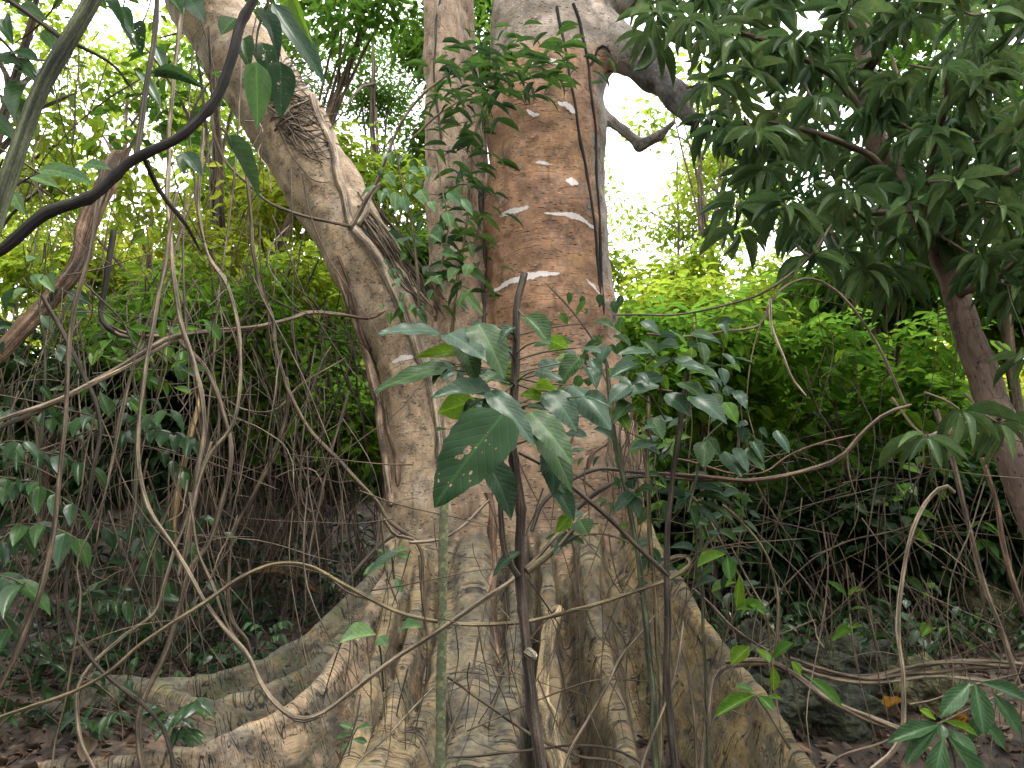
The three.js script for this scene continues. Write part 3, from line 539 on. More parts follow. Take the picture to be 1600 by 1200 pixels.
vine('thin vine in front of the tangle, slack between two kinks', MV.brown, [[540, 560], [470, 600], [430, 640], [380, 640], [330, 605]], 5.4, 5, 4, 3);
vine('looping thin vine at the foot of the brown tangle', MV.brown, [[432, 745], [455, 735], [490, 735], [505, 770], [492, 800], [475, 790], [470, 750], [480, 700], [540, 655]], 5.6, 5.6, 4, 3);
// clinging to the great tree
const clingPts = (list, lift) => list.map(([x, y]) => onBark(x, y, lift)).filter(Boolean);
const cling = (label, mat, list, r0, r1, lift, o = {}) => solo(o.name ?? 'clinging_root', tube(clingPts(list, lift), r0, r1, { wobble: 0.5, ...o }), mat, label, o.category ?? 'root', o.group);
cling('pale smooth liana lying along the leaning trunk from crook to base', std([0.5, 0.42, 0.35], { map: fibreC, bumpMap: roughH, bumpScale: 0.006 }), [[486, 152], [500, 185], [516, 225], [527, 262], [538, 310], [552, 350], [575, 385], [600, 425], [622, 468], [640, 505], [652, 545], [668, 590], [682, 630], [688, 680], [690, 730]], 0.042, 0.05, 0.02, { name: 'liana', category: 'vine', lobe: 0.03, rad: 9 });
cling('pale branch of the clinging liana rising to the right from its elbow', MV.tan, [[556, 352], [572, 330], [580, 305], [596, 285]], 0.03, 0.026, 0.03, { name: 'liana', category: 'vine' });
cling('pale root running down the left edge of the leaning trunk', std([0.48, 0.37, 0.29], { map: fibreC, bumpMap: roughH, bumpScale: 0.012 }), [[524, 420], [542, 470], [560, 520], [574, 565], [586, 605], [594, 650], [600, 700], [608, 745], [614, 790]], 0.032, 0.055, 0.0, { lobe: 0.12, rad: 9 });
cling('dark crack-like root beside the pale root on the leaning trunk', MV.red, [[528, 400], [545, 445], [560, 500], [580, 560], [596, 610], [606, 660], [618, 710], [622, 760]], 0.018, 0.028, 0.0);
cling('first black thread-like root up the right side of the orange trunk', MV.black, [[870, 10], [876, 40], [888, 105], [896, 150], [903, 200], [911, 240], [920, 290], [929, 350], [935, 420], [938, 480]], 0.013, 0.014, 0.004, { lobe: 0.2 });
cling('second black thread-like root beside the pale right edge of the trunk', MV.black, [[895, 5], [905, 30], [913, 65], [919, 100], [924, 150], [930, 200], [932, 250], [934, 300], [937, 360], [940, 430], [944, 490]], 0.014, 0.012, 0.004, { lobe: 0.2 });
cling('short black root looping toward the side branch of the trunk', MV.black, [[920, 103], [928, 92], [936, 74], [946, 72], [953, 80]], 0.012, 0.012, 0.004);
cling('black crack-like root down the thin middle stem', MV.dark, [[687, 0], [682, 30], [680, 70], [678, 110], [682, 160], [690, 220]], 0.012, 0.012, 0.002);
cling('dark root in the cleft between middle stem and orange trunk', MV.dark, [[752, 300], [757, 380], [756, 440], [758, 500], [765, 560]], 0.03, 0.02, 0.0);
cling('reddish fluted root in the cleft above the central roots', MV.red, [[764, 770], [768, 820], [772, 870], [768, 930], [774, 990], [778, 1040]], 0.045, 0.04, 0.0, { lobe: 0.2, lobes: 3, rad: 10 });
cling('smooth pale root hanging free down the central cleft', std([0.46, 0.38, 0.25], { map: fibreC, bumpMap: roughH, bumpScale: 0.01 }), [[870, 950], [858, 985], [850, 1030], [853, 1090], [860, 1140], [868, 1190], [874, 1230]], 0.05, 0.06, 0.05, { lobe: 0.04, rad: 10 });
cling('reddish root clinging above the right hand roots', MV.red, [[955, 610], [962, 650], [950, 690], [925, 710], [918, 740]], 0.028, 0.018, 0.0, { lobe: 0.15 });
{
  const t = thing('root_tangle', 'nest of thin brown roots wrapped round the crook of the leaning trunk', 'roots', P(460, 165, 6.6)); reseed(611);
  for (let i = 0; i < 60; i++) {
    const y0 = rr(105, 215), x0 = mix(400, 440, (y0 - 120) / 85) + rr(-12, 20), q = [], n = 6, dx = rr(60, 100), dy = rr(-60, 90), b = rr(-25, 25);
    for (let k = 0; k <= n; k++) q.push([x0 + dx * k / n, y0 + dy * k / n + b * Math.sin(k / n * 3.14) + gauss() * 4]);
    const p = clingPts(q, rr(0.005, 0.05)); if (p.length > 3) part(t, 'rootlet', tube(p, rr(0.004, 0.011), rr(0.003, 0.008), { rad: 5, seg: 14, wobble: 1.5 }), pick([MV.brown, MV.tan, MV.twig, MV.twig, MV.dark]));
  }
  const t2 = thing('root_tangle', 'bundle of dark rootlets on the right edge of the leaning trunk', 'roots', P(630, 400, 6.6));
  for (let i = 0; i < 26; i++) {
    const q = [], x0 = rr(560, 600), y0 = rr(300, 350); for (let k = 0; k <= 6; k++) q.push([x0 + 16 * k + gauss() * 4 + rr(0, 2) * k, y0 + 24 * k + gauss() * 5]);
    const p = clingPts(q, rr(0.005, 0.04)); if (p.length > 3) part(t2, 'rootlet', tube(p, rr(0.006, 0.014), 0.005, { rad: 5, seg: 12 }), pick([MV.dark, MV.twig, MV.brown]));
  }
  const t3 = thing('root_tangle', 'torn hanging rootlets beside the right trunk, above the buttress', 'roots', P(1010, 680, 6)); reseed(613);
  for (let i = 0; i < 26; i++) { const x0 = rr(950, 1015), y0 = rr(640, 690); part(t3, 'rootlet', tube(px([[x0, y0], [x0 + gauss() * 20, y0 + rr(20, 60)], [x0 + gauss() * 30, y0 + rr(60, 150)]], rr(5.8, 6.3)), rr(0.004, 0.012), 0.003, { rad: 5, seg: 9, wobble: 2.5 }), pick([MV.brown, MV.red, MV.twig, MV.tan])); }
  const t4 = thing('root_tangle', 'fine brown rootlets trailing over the front roots', 'roots', P(700, 1100, 4.9));
  for (let i = 0; i < 30; i++) { const x0 = rr(540, 1000), y0 = rr(930, 1100), s = rr(-70, 70); part(t4, 'rootlet', tube(px([[x0, y0], [x0 + s * 0.5, y0 + rr(40, 70)], [x0 + s, y0 + rr(80, 160)]], rr(4.6, 5.1)), rr(0.003, 0.007), 0.002, { rad: 5, seg: 9, wobble: 3 }), pick([MV.brown, MV.dark, MV.twig])); }
}
// crossing twigs and poles before the trunk
{
  const poleTex = mossC.clone(); poleTex.repeat.set(1, 5); poleTex.needsUpdate = true;
  const p = solo('pole', tube(px([[699, 700, 3.9], [695, 770], [692, 860], [691, 970], [689, 1080], [688, 1260]], 3.9), 0.022, 0.0265, { rad: 12, lobe: 0.02, wobble: 0.1 }), std([0.44, 0.42, 0.38], { map: poleTex, bumpMap: barkH.smooth, bumpScale: 0.008 }), 'straight pale grey green sapling trunk standing before the great tree', 'pole');
}
vine('dark straight stick slanting down right from the leafy sapling', MV.sapling, [[812, 706], [850, 728], [890, 757], [945, 802], [1000, 858], [1045, 900]], 3.3, 3.6, 8, 12, { name: 'stick', category: 'stick', knots: 0.15 });
vine('dark arched stem bending over the foot of the trunk', MV.dark, [[832, 830], [845, 790], [872, 762], [905, 745], [940, 733], [1000, 738], [1075, 741]], 4.6, 4.9, 9, 6);
vine('thicker dark stem arching below the first, toward the right', MV.dark, [[880, 812], [905, 790], [938, 765], [970, 748], [1010, 743], [1070, 745], [1120, 752]], 4.8, 5, 11, 6);
vine('dead straight twig slanting across the central roots', MV.brown, [[668, 1225], [699, 1154], [732, 1080], [749, 986], [764, 925], [782, 880]], 4.4, 5, 7, 4, { name: 'twig', category: 'twig' });
vine('dark thin stem running down right over the central roots', MV.twig, [[699, 1058], [760, 1100], [834, 1150], [900, 1180], [980, 1204]], 4.3, 4.4, 6, 6, { name: 'twig', category: 'twig' });
vine('curved twig reaching right across the foot of the trunk', MV.twig, [[730, 1142], [780, 1120], [834, 1096], [880, 1078], [935, 1063], [1016, 1064]], 4.2, 4.6, 4, 3, { name: 'twig', category: 'twig' });
vine('pale twig rising right from the bottom edge to the bamboo-like stems', MV.tan, [[880, 1204], [915, 1130], [952, 1063], [969, 1027], [1005, 985], [1038, 940]], 4, 4.2, 6, 5, { name: 'twig', category: 'twig' });
vine('bleached twig rising right before the left front roots', MV.pale, [[552, 1204], [600, 1155], [640, 1112], [680, 1072]], 4.2, 4.3, 4, 4, { name: 'twig', category: 'twig' });
vine('pale bent twig standing at the foot of the right buttress', MV.tan, [[1000, 1215], [1028, 1130], [1053, 1060], [1064, 1000], [1068, 970]], 3.8, 3.9, 8, 5, { name: 'twig', category: 'twig' });
vine('thin loop of vine over the central cleft', MV.brown, [[694, 1054], [720, 1050], [760, 1054], [805, 1058]], 4.3, 4.5, 3, 3);
vine('liana elbow hanging before the left front roots', MV.brown, [[588, 860], [594, 800], [600, 850], [606, 900], [622, 945]], 4.8, 4.9, 6, 4);
vine('dark twisted stem bridging the gap at the left side of the trunk base', MV.dark, [[530, 925], [565, 880], [612, 840], [640, 828]], 5.3, 5.6, 8, 6);
vine('crooked brown stem standing left of the pale pole', MV.brown, [[600, 810], [618, 836], [645, 843], [660, 865], [660, 930], [663, 985]], 4.9, 4.9, 8, 7);
vine('thin stem rising right behind the pale pole', MV.tan, [[640, 848], [690, 842], [730, 815], [765, 780]], 4.8, 5.2, 7, 6);
vine('fine dark twig sloping left to right over the right roots', MV.dark, [[825, 905], [850, 940], [880, 985]], 4.5, 4.7, 3, 3, { name: 'twig', category: 'twig' });
vine('fine twig crossing the right roots above the hollow', MV.twig, [[850, 870], [900, 838], [945, 835], [990, 850]], 4.5, 4.5, 3, 3, { name: 'twig', category: 'twig' });
vine('thin dark vine sagging at the bottom between the central roots', MV.dark, [[700, 1184], [740, 1182], [800, 1175], [840, 1170], [900, 1164], [960, 1172], [1010, 1196]], 4.2, 4.2, 5, 5);
vine('twig leaning against the right edge of the central root', MV.twig, [[840, 1060], [860, 1110], [880, 1150], [905, 1190]], 4.4, 4.3, 3, 3, { name: 'twig', category: 'twig' });
// right side
vine('tall arched liana looping over at the lower right', MV.tan, [[1490, 770], [1476, 760], [1455, 775], [1435, 805], [1421, 844], [1408, 911], [1401, 992], [1411, 1056], [1412, 1110], [1408, 1150], [1388, 1180], [1355, 1215]], 3.9, 3.8, 8, 12);
vine('slender brown trunk slanting at the lower right edge', MV.brown, [[1462, 640], [1485, 710], [1509, 800], [1532, 894], [1559, 975], [1592, 1080]], 5, 4.8, 9, 11, { name: 'sapling', category: 'sapling' });
vine('dark brown pole slanting at the far right edge', MV.red, [[1535, 715], [1559, 800], [1573, 867], [1602, 965]], 5.2, 5, 10, 12, { name: 'pole', category: 'pole' });
vine('long grey stem leaning from the bamboo-like stems to the right root', MV.brown, [[1075, 770], [1104, 805], [1134, 861], [1171, 928], [1212, 995], [1222, 1030]], 4.5, 4.8, 7, 5);
vine('curved green stem drooping right of the long grey stem', MV.olive, [[1128, 790], [1154, 812], [1195, 861], [1214, 918], [1214, 980], [1208, 1030], [1205, 1096]], 4.3, 4.3, 6, 4);
strands('rope of brown lianas dropping across the right buttress foot', [MV.brown, MV.tan], [[1134, 1037], [1170, 1034], [1205, 1036], [1249, 1060], [1296, 1095], [1364, 1124], [1431, 1148]], 4.9, 4.6, 8, 2, 0.7);
strands('rope of several lianas lying level before the rocks at right', [MV.brown, MV.tan, MV.brown], [[1235, 1032], [1270, 1046], [1310, 1056], [1364, 1060], [1431, 1046], [1500, 1037], [1566, 1038], [1640, 1046]], 5.2, 5, 7, 3, 1.2, { flare: 0.8 });
vine('single liana running below the level rope at right', MV.tan, [[1296, 1060], [1364, 1067], [1450, 1058], [1532, 1063], [1620, 1074]], 5.1, 4.9, 7, 7);
vine('broken grey stump of vine leaning on the right buttress', MV.brown, [[1096, 1220], [1102, 1150], [1105, 1104], [1116, 1056], [1135, 1040]], 4.6, 4.9, 14, 13, { lobe: 0.12 });
vine('thin stem trailing over the crest of the right buttress', MV.brown, [[1083, 920], [1110, 945], [1144, 979], [1190, 1010], [1230, 1030]], 5.4, 5.2, 5, 6);
strands('reddish lianas sweeping from the bamboo-like stems up to the right', [MV.red, MV.brown], [[1040, 742], [1087, 747], [1150, 751], [1195, 748], [1262, 734], [1313, 715], [1335, 690], [1354, 670], [1384, 646], [1424, 631]], 4, 3.9, 6, 2, 0.8);
vine('thinner reddish vine above the sweeping pair at right', MV.red, [[1050, 716], [1087, 724], [1148, 741], [1195, 737], [1229, 714], [1276, 694], [1337, 678]], 4, 4, 5, 4);
vine('pale brown vine rising to the right through the bright leaves', MV.brown, [[1010, 522], [1060, 526], [1127, 518], [1188, 508], [1202, 480], [1222, 451], [1262, 435], [1296, 447], [1330, 478], [1364, 525], [1391, 582], [1416, 634]], 4.2, 4.2, 5, 6);
vine('long vine rising from the trunk to the dark crown at right', MV.brown, [[960, 492], [1060, 491], [1127, 478], [1185, 461], [1222, 437], [1266, 400], [1300, 350]], 4.4, 4.2, 4, 6);
vine('pale dangling twig hanging from the arch of vine at right', MV.pale, [[1202, 467], [1205, 511], [1225, 559], [1239, 592], [1260, 618]], 4.1, 4.1, 7, 5, { name: 'twig', category: 'twig' });
vine('green thread-like tendril hanging among the bright leaves', MV.olive, [[1190, 500], [1172, 570], [1168, 640], [1180, 690], [1178, 715]], 3.8, 3.8, 3, 2);
vine('fine stem crossing the dark hollow at right', MV.twig, [[1196, 950], [1240, 900], [1275, 870], [1330, 845], [1400, 828], [1435, 815]], 5.6, 5.4, 4, 3, { name: 'twig', category: 'twig' });
vine('thin arched stem over the rocks at right', MV.twig, [[1415, 1050], [1418, 990], [1428, 950], [1445, 933], [1475, 945], [1500, 975], [1540, 1010], [1590, 1050]], 5.2, 5, 3, 3, { name: 'twig', category: 'twig' });
vine('thin branching twig behind the spray of leaves at lower right', MV.twig, [[1420, 1100], [1460, 1092], [1520, 1070], [1600, 1050]], 3.6, 3.7, 5, 4, { name: 'twig', category: 'twig' });
vine('long slanting twig behind the leaves at the bottom right corner', MV.twig, [[1290, 1204], [1380, 1160], [1470, 1130], [1560, 1085], [1630, 1060]], 3.7, 3.8, 6, 4, { name: 'twig', category: 'twig' });
// dry tangles too fine to count
function tangle(label, box, n, r, mats, len) {
  const g = [];
  for (let i = 0; i < n; i++) {
    const p0 = P(rr(box[0], box[2]), rr(box[1], box[3]), rr(box[4], box[5])), pts = [p0], dd = V(gauss() * 0.35, -1, gauss() * 0.4); if (rnd() < 0.25) dd.set(gauss(), gauss() * 0.5, gauss());
    dd.normalize(); const L = rr(len[0], len[1]); for (let k = 1; k <= 5; k++) { dd.add(V(gauss() * 0.25, gauss() * 0.12, gauss() * 0.25)).normalize(); pts.push(pts[k - 1].clone().addScaledVector(dd, L / 5)); }
    g.push(tube(pts, rr(r[0], r[1]), r[0] * 0.8, { rad: 4, seg: 12, wobble: 1.2 }));
  }
  const m = solo('dry_vines', mergeGeometries(g), mats, label, 'dry vines'); m.userData.kind = 'stuff';
}
reseed(702);
tangle('brown curtain of dry hanging vines behind the left lianas', [350, 400, 560, 640, 6.6, 8.4], 150, [0.004, 0.012], MV.curtain, [0.8, 2.2]);
tangle('dense dry vines and twigs low beside the left root', [300, 600, 570, 800, 6.6, 8], 110, [0.004, 0.01], MV.curtain, [0.5, 1.4]);
tangle('thin pale twigs and stems among the left undergrowth', [0, 430, 330, 900, 4.6, 7], 190, [0.003, 0.008], MV.brown, [0.5, 1.8]);
tangle('fine hanging vines and twigs in the upper left canopy', [60, 0, 420, 330, 4.5, 8], 60, [0.003, 0.009], MV.brown, [0.7, 2.4]);
tangle('fine twigs in the dark hollow at right', [1080, 660, 1600, 950, 5.5, 8], 130, [0.003, 0.008], MV.twig, [0.4, 1.4]);
tangle('dark dry twigs and vines on the slope behind the left root', [380, 640, 600, 900, 7, 9], 130, [0.003, 0.009], MV.curtain, [0.4, 1.3]);
tangle('fine chaotic twigs and thin vines before the left lianas', [20, 250, 560, 900, 3.9, 5.6], 110, [0.0025, 0.006], MV.brown, [0.5, 1.6]);
tangle('fine dead twigs over the lower trunk and front roots', [560, 700, 1060, 1130, 3.6, 4.8], 60, [0.002, 0.005], MV.twig, [0.3, 1]);
tangle('fine twigs and thin vines among the leaves at right', [1000, 430, 1600, 1130, 3.9, 6], 110, [0.0025, 0.006], MV.brown, [0.4, 1.4]);
// ---------- leafy sapling in front of the trunk ----------
reseed(801);
{
  const S = thing('sapling', 'leafy sapling with a dark knobbly cut-off stem before the great trunk', 'sapling', P(850, 1260, 2.5));
  part(S, 'stem', tube(px([[820, 426], [814, 448], [808, 470], [806, 552], [804, 619], [801, 690], [806, 740], [814, 790], [813, 850], [813, 895], [822, 1002], [833, 1104], [846, 1200], [852, 1290]], 2.5), 0.012, 0.027, { knots: 0.28, knotGap: 0.16, rad: 10, seg: 150, lobe: 0.04, wobble: 0.2, radii: t => mix(0.0125, 0.025, Math.pow(t, 0.8)) }), MV.sapling);
  part(S, 'side_stem', tube(px([[809, 900], [790, 868], [784, 830], [782, 780], [784, 700], [772, 640]], 2.48, 2.42), 0.011, 0.004, { knots: 0.15 }), MV.sapling);
  part(S, 'side_stem', tube(px([[823, 893], [850, 872], [880, 845], [905, 812], [918, 800]], 2.5, 2.6), 0.013, 0.005, { knots: 0.1 }), MV.olive);
  part(S, 'stub', tube(px([[826, 1020], [832, 1024], [838, 1027]], 2.47, 2.43), 0.016, 0.015), MV.pale);
  const L = (list, geos, mats, up) => list.forEach(([bx, by, tx, ty, w, d, dt, u, mt, org]) => {
    const b = P(bx, by, d), t = P(tx, ty, dt ?? d);
    leaf(S, pick(geos), mt ?? pick(mats), b, t, M(bx, by, d, w), u ?? up);
    if (org) part(S, 'leaf_stalk', tube([P(org[0], org[1], 2.5), P((org[0] + bx) / 2, (org[1] + by) / 2 + 3, (d + 2.5) / 2), b], 0.0035, 0.0025, { rad: 5, seg: 7 }), MV.green);
  });
  const A = V(0.05, 0.75, 0.65);
  L([
    [686, 520, 592, 503, 46, 2.35, 2.2, A, , [776, 545]], [700, 522, 762, 548, 50, 2.3, 2.15, A, , [790, 550]], [748, 508, 792, 578, 62, 2.3, 2.16, A, , [804, 520]], [822, 496, 864, 526, 44, 2.45, 2.35, A, , [808, 480]],
    [712, 572, 580, 590, 46, 2.3, 2.15, A, , [800, 575]], [770, 622, 684, 592, 58, 2.25, 2.1, A, , [803, 600]], [722, 540, 748, 592, 46, 2.35, 2.28, A],
    [765, 612, 842, 684, 46, 2.15, 2.02, A], [828, 645, 900, 712, 58, 2.2, 2.05, A, , [803, 640]], [858, 612, 906, 665, 56, 2.35, 2.25, A, , [806, 600]], [892, 602, 958, 664, 56, 2.4, 2.25, A, , [806, 590]], [842, 664, 902, 762, 52, 2.3, 2.2, A],
    [748, 622, 736, 672, 56, 2.4, 2.35, A], [905, 560, 870, 596, 40, 2.55, 2.5, A], [842, 575, 880, 560, 36, 2.6, 2.6, A], [790, 600, 742, 575, 42, 2.55, 2.5, A], [852, 720, 886, 768, 40, 2.5, 2.45, A], [864, 700, 866, 770, 44, 2.45, 2.4, A],
  ], LG.heart, ML.sapling, A);
  for (let i = 0; i < 38; i++) { const x = rr(690, 930), y = rr(500, 690), s = Math.sign(x - 806), d = rr(2.15, 2.7), l = rr(22, 46), b = P(x, y, d); leaf(S, pick(LG.heart), pick(ML.sapling), b, P(x + s * l * rr(0.4, 1), y + l * rr(-0.1, 0.7), d - 0.06), M(x, y, d, l * 0.7), around(A, 0.25)); part(S, 'leaf_stalk', tube([P(805, y + 20, 2.5), P((x + 805) / 2, y + 6, (d + 2.5) / 2), b], 0.003, 0.002, { rad: 5, seg: 6 }), MV.green); }
  L([[786, 648, 670, 782, 108, 2.05, 1.92, V(-0.2, 0.2, 0.95), ML.holed, [796, 625]]], [LG.heart[0]], null, A);
  L([[764, 728, 810, 806, 56, 2.3, 2.25, V(0.4, 0.3, 0.85), , [783, 700]], [862, 755, 905, 810, 40, 2.5, 2.45, V(0.3, 0.3, 0.8)]], [LG.heart[1]], ML.sapling, A);
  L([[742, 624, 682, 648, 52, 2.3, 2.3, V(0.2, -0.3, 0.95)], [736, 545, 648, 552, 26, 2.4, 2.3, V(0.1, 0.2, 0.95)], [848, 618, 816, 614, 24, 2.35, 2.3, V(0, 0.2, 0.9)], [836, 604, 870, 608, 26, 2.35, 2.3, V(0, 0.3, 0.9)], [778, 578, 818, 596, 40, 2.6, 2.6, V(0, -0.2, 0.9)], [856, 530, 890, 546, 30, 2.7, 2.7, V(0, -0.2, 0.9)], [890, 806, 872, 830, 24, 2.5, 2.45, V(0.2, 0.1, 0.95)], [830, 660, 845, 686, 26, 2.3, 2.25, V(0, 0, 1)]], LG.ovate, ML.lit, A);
  L([[905, 812, 918, 834, 40, 2.55, 2.5, V(0, 0.3, 0.9)], [908, 800, 886, 806, 24, 2.6, 2.55, A], [812, 862, 764, 886, 24, 2.48, 2.4, V(0, 0.95, 0.3)], [905, 840, 862, 868, 26, 2.6, 2.5, V(0, 0.95, 0.3)], [628, 860, 566, 892, 22, 2.6, 2.5, V(0, 0.95, 0.3)]], LG.ovate, ML.sapling, A);
}
// small plants that stand before the roots
function sprig(name, label, category, stemPts, w0, w1, leaves, geos, mats, stemMat = MV.green) {
  const pts = px(stemPts), t = thing(name, label, category, pts[0].clone());
  const a = stemPts[0], b = stemPts[stemPts.length - 1]; part(t, 'stem', tube(pts, M(a[0], a[1], a[2], w0) / 2, M(b[0], b[1], b[2], w1) / 2, { knots: 0.1 }), stemMat);
  leaves.forEach(([bx, by, tx, ty, w, d, dt, up, m]) => leaf(t, pick(geos), m ?? pick(mats), P(bx, by, d), P(tx, ty, dt ?? d), M(bx, by, d, w), up ?? around(V(0, 0.8, 0.6), 0.3)));
  return t;
}
sprig('seedling', 'pale broad leaf pair on a wiry stem before the left front roots', 'seedling', [[600, 1080, 4.3], [595, 1020, 4.2], [590, 1000, 4.1]], 4, 3, [[588, 992, 530, 1002, 46, 4.1, 3.95], [592, 995, 604, 1008, 22, 4.1, 4.05], [625, 985, 660, 978, 34, 4.2, 4.1]], LG.ovate, ML.pale);
sprig('seedling', 'small wrinkled grey plant sitting high on the left front root', 'seedling', [[616, 905, 5.2], [614, 885, 5.2], [612, 866, 5.2]], 4, 3, [[612, 868, 592, 858, 18, 5.2, 5.1], [612, 866, 632, 852, 18, 5.2, 5.1], [614, 870, 640, 866, 16, 5.2, 5.1], [613, 880, 565, 890, 20, 5.2, 5.1], [618, 902, 628, 925, 16, 5.2, 5.15]], LG.obov, ML.pale);
sprig('seedling', 'tiny fern-like plant on the left front roots near the bottom', 'seedling', [[545, 1180, 4.4], [552, 1150, 4.4], [560, 1135, 4.4]], 3, 2, [[556, 1140, 530, 1128, 12, 4.4], [556, 1140, 582, 1134, 12, 4.4], [553, 1148, 522, 1150, 12, 4.4], [551, 1155, 575, 1160, 12, 4.4], [549, 1162, 528, 1172, 12, 4.4]], LG.obov, ML.pale);
sprig('shrub', 'cluster of dark bamboo-like stems with layered leaves right of the trunk', 'shrub', [[1026, 1240, 4], [1019, 1070, 4], [999, 884, 4], [985, 800, 4], [955, 655, 4], [948, 560, 4]], 14, 7, [], LG.ovate, ML.sapling, MV.green);
{
  const B = scene.children[scene.children.length - 1];
  part(B, 'stem', tube(px([[1056, 1240], [1046, 1104], [1043, 969], [1046, 800], [1060, 680], [1076, 578]], 3.9, 3.6), 0.021, 0.012, { knots: 0.2, knotGap: 0.3, rad: 9 }), MV.dark);
  part(B, 'stem', tube(px([[1036, 1240], [1032, 1080], [1024, 930], [1016, 820], [1012, 700], [1014, 620]], 4.2, 4), 0.017, 0.01, { knots: 0.2, knotGap: 0.3 }), MV.olive);
  part(B, 'stem', tube(px([[1064, 1240], [1050, 1120], [1030, 1040], [1022, 940]], 4.1, 4.2), 0.018, 0.01, { knots: 0.2, knotGap: 0.3 }), MV.dark);
  part(B, 'stem', tube(px([[1090, 1240], [1085, 1120], [1070, 1030], [1052, 960]], 4.2, 4.3), 0.012, 0.008), MV.brown);
  const A = V(0.05, 0.85, 0.5);
  [[1020, 552, 965, 545, 36, 3.7, 3.6], [1020, 552, 1062, 540, 40, 3.7, 3.5], [1075, 575, 1124, 582, 32, 3.5, 3.35], [1035, 588, 985, 598, 36, 3.6, 3.5], [1030, 602, 968, 614, 34, 3.5, 3.4], [1060, 598, 1106, 608, 38, 3.5, 3.35], [1078, 618, 1142, 645, 42, 3.4, 3.25], [1040, 615, 1085, 640, 40, 3.5, 3.4], [1000, 575, 950, 590, 34, 3.6, 3.5], [985, 600, 950, 625, 34, 3.5, 3.4], [1075, 540, 1110, 552, 30, 3.7, 3.6], [1052, 560, 1095, 568, 32, 3.6, 3.5], [985, 630, 958, 660, 30, 3.5, 3.4], [1105, 640, 1120, 620, 28, 3.6, 3.6]].forEach(([bx, by, tx, ty, w, d, dt]) => leaf(B, pick(LG.ovate), pick(ML.sapling), P(bx, by, d), P(tx, ty, dt), M(bx, by, d, w), around(A, 0.25)));
  for (let i = 0; i < 54; i++) { const x = rr(900, 1150), y = rr(500, 700), d = rr(3.3, 4.3), l = rr(20, 46), a = rr(-0.4, 1.3), s = rnd() < 0.6 ? 1 : -1; leaf(B, pick(LG.ovate), pick([...ML.sapling, ML.fresh[0]]), P(x, y, d), P(x + s * l * Math.cos(a), y + l * Math.sin(a) * 0.8, d - 0.08), M(x, y, d, l * rr(0.5, 0.75)), around(A, 0.35)); }
  for (let i = 0; i < 12; i++) { const x = rr(950, 1120), y = rr(520, 690); part(B, 'twig', tube(px([[mix(1010, 1060, rnd()), y + rr(20, 60), 3.9], [(x + 1035) / 2, y + 15, 3.8], [x, y, 3.7]]), 0.005, 0.003, { rad: 5, seg: 7 }), MV.twig); }
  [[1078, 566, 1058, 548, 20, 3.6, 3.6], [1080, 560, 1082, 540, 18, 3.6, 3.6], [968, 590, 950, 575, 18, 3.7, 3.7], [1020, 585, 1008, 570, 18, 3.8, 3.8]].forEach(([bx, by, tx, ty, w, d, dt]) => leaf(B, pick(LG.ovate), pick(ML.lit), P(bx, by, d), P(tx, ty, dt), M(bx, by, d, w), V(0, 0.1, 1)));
}
sprig('climber', 'heart-shaped green leaves hanging right of the bamboo-like stems', 'climber', [[1075, 800, 3.8], [1090, 740, 3.8], [1100, 690, 3.8], [1140, 650, 3.8], [1170, 620, 3.8]], 4, 2, [[1102, 690, 1100, 728, 32, 3.7, 3.6, V(0, 0.3, 1)], [1150, 610, 1168, 634, 22, 3.8, 3.7], [1138, 618, 1136, 600, 22, 3.8, 3.8], [1168, 660, 1148, 664, 14, 3.8], [1164, 668, 1158, 692, 20, 3.8], [1176, 690, 1195, 716, 22, 3.8, 3.7], [1168, 700, 1196, 732, 24, 3.8, 3.7], [1150, 700, 1172, 735, 22, 3.8, 3.7], [1132, 705, 1160, 740, 26, 3.9, 3.7], [1214, 672, 1236, 706, 20, 3.8, 3.7], [1186, 670, 1204, 684, 14, 3.8]], LG.heart, ML.sapling);
sprig('climber', 'narrow-leaved plant spreading before the bamboo-like stems at mid height', 'climber', [[1090, 900, 4.2], [1085, 820, 4.1], [1075, 780, 4.1]], 4, 3, [[1080, 770, 1050, 790, 14, 4, 3.9], [1082, 765, 1130, 760, 16, 4, 3.9], [1085, 775, 1150, 780, 16, 4, 3.9], [1085, 785, 1160, 800, 16, 4, 3.9], [1082, 790, 1130, 815, 16, 4, 3.9], [1078, 790, 1090, 825, 16, 4, 3.9], [1070, 780, 1030, 765, 16, 4, 3.9], [1092, 760, 1155, 745, 14, 4, 3.9], [990, 770, 960, 790, 22, 3.9, 3.8], [985, 775, 1000, 805, 24, 3.9, 3.8], [990, 765, 985, 742, 24, 3.9, 3.8], [995, 772, 1020, 760, 20, 3.9, 3.8]], LG.lance, ML.sapling);
sprig('climber', 'slender climber with small fresh leaves before the orange trunk', 'climber', [[970, 640, 5, 0], [945, 590, 5], [930, 540, 5], [905, 500, 5], [880, 470, 5], [850, 440, 5]], 4, 2, [...Array(34)].map(() => { const x = rr(850, 985), y = rr(455, 610); return [x, y, x + gauss() * 22, y + rr(4, 26), rr(11, 18), rr(4.6, 5.4), undefined, around(V(0, 0.6, 0.8), 0.4)]; }), LG.ovate, ML.climber, MV.twig);
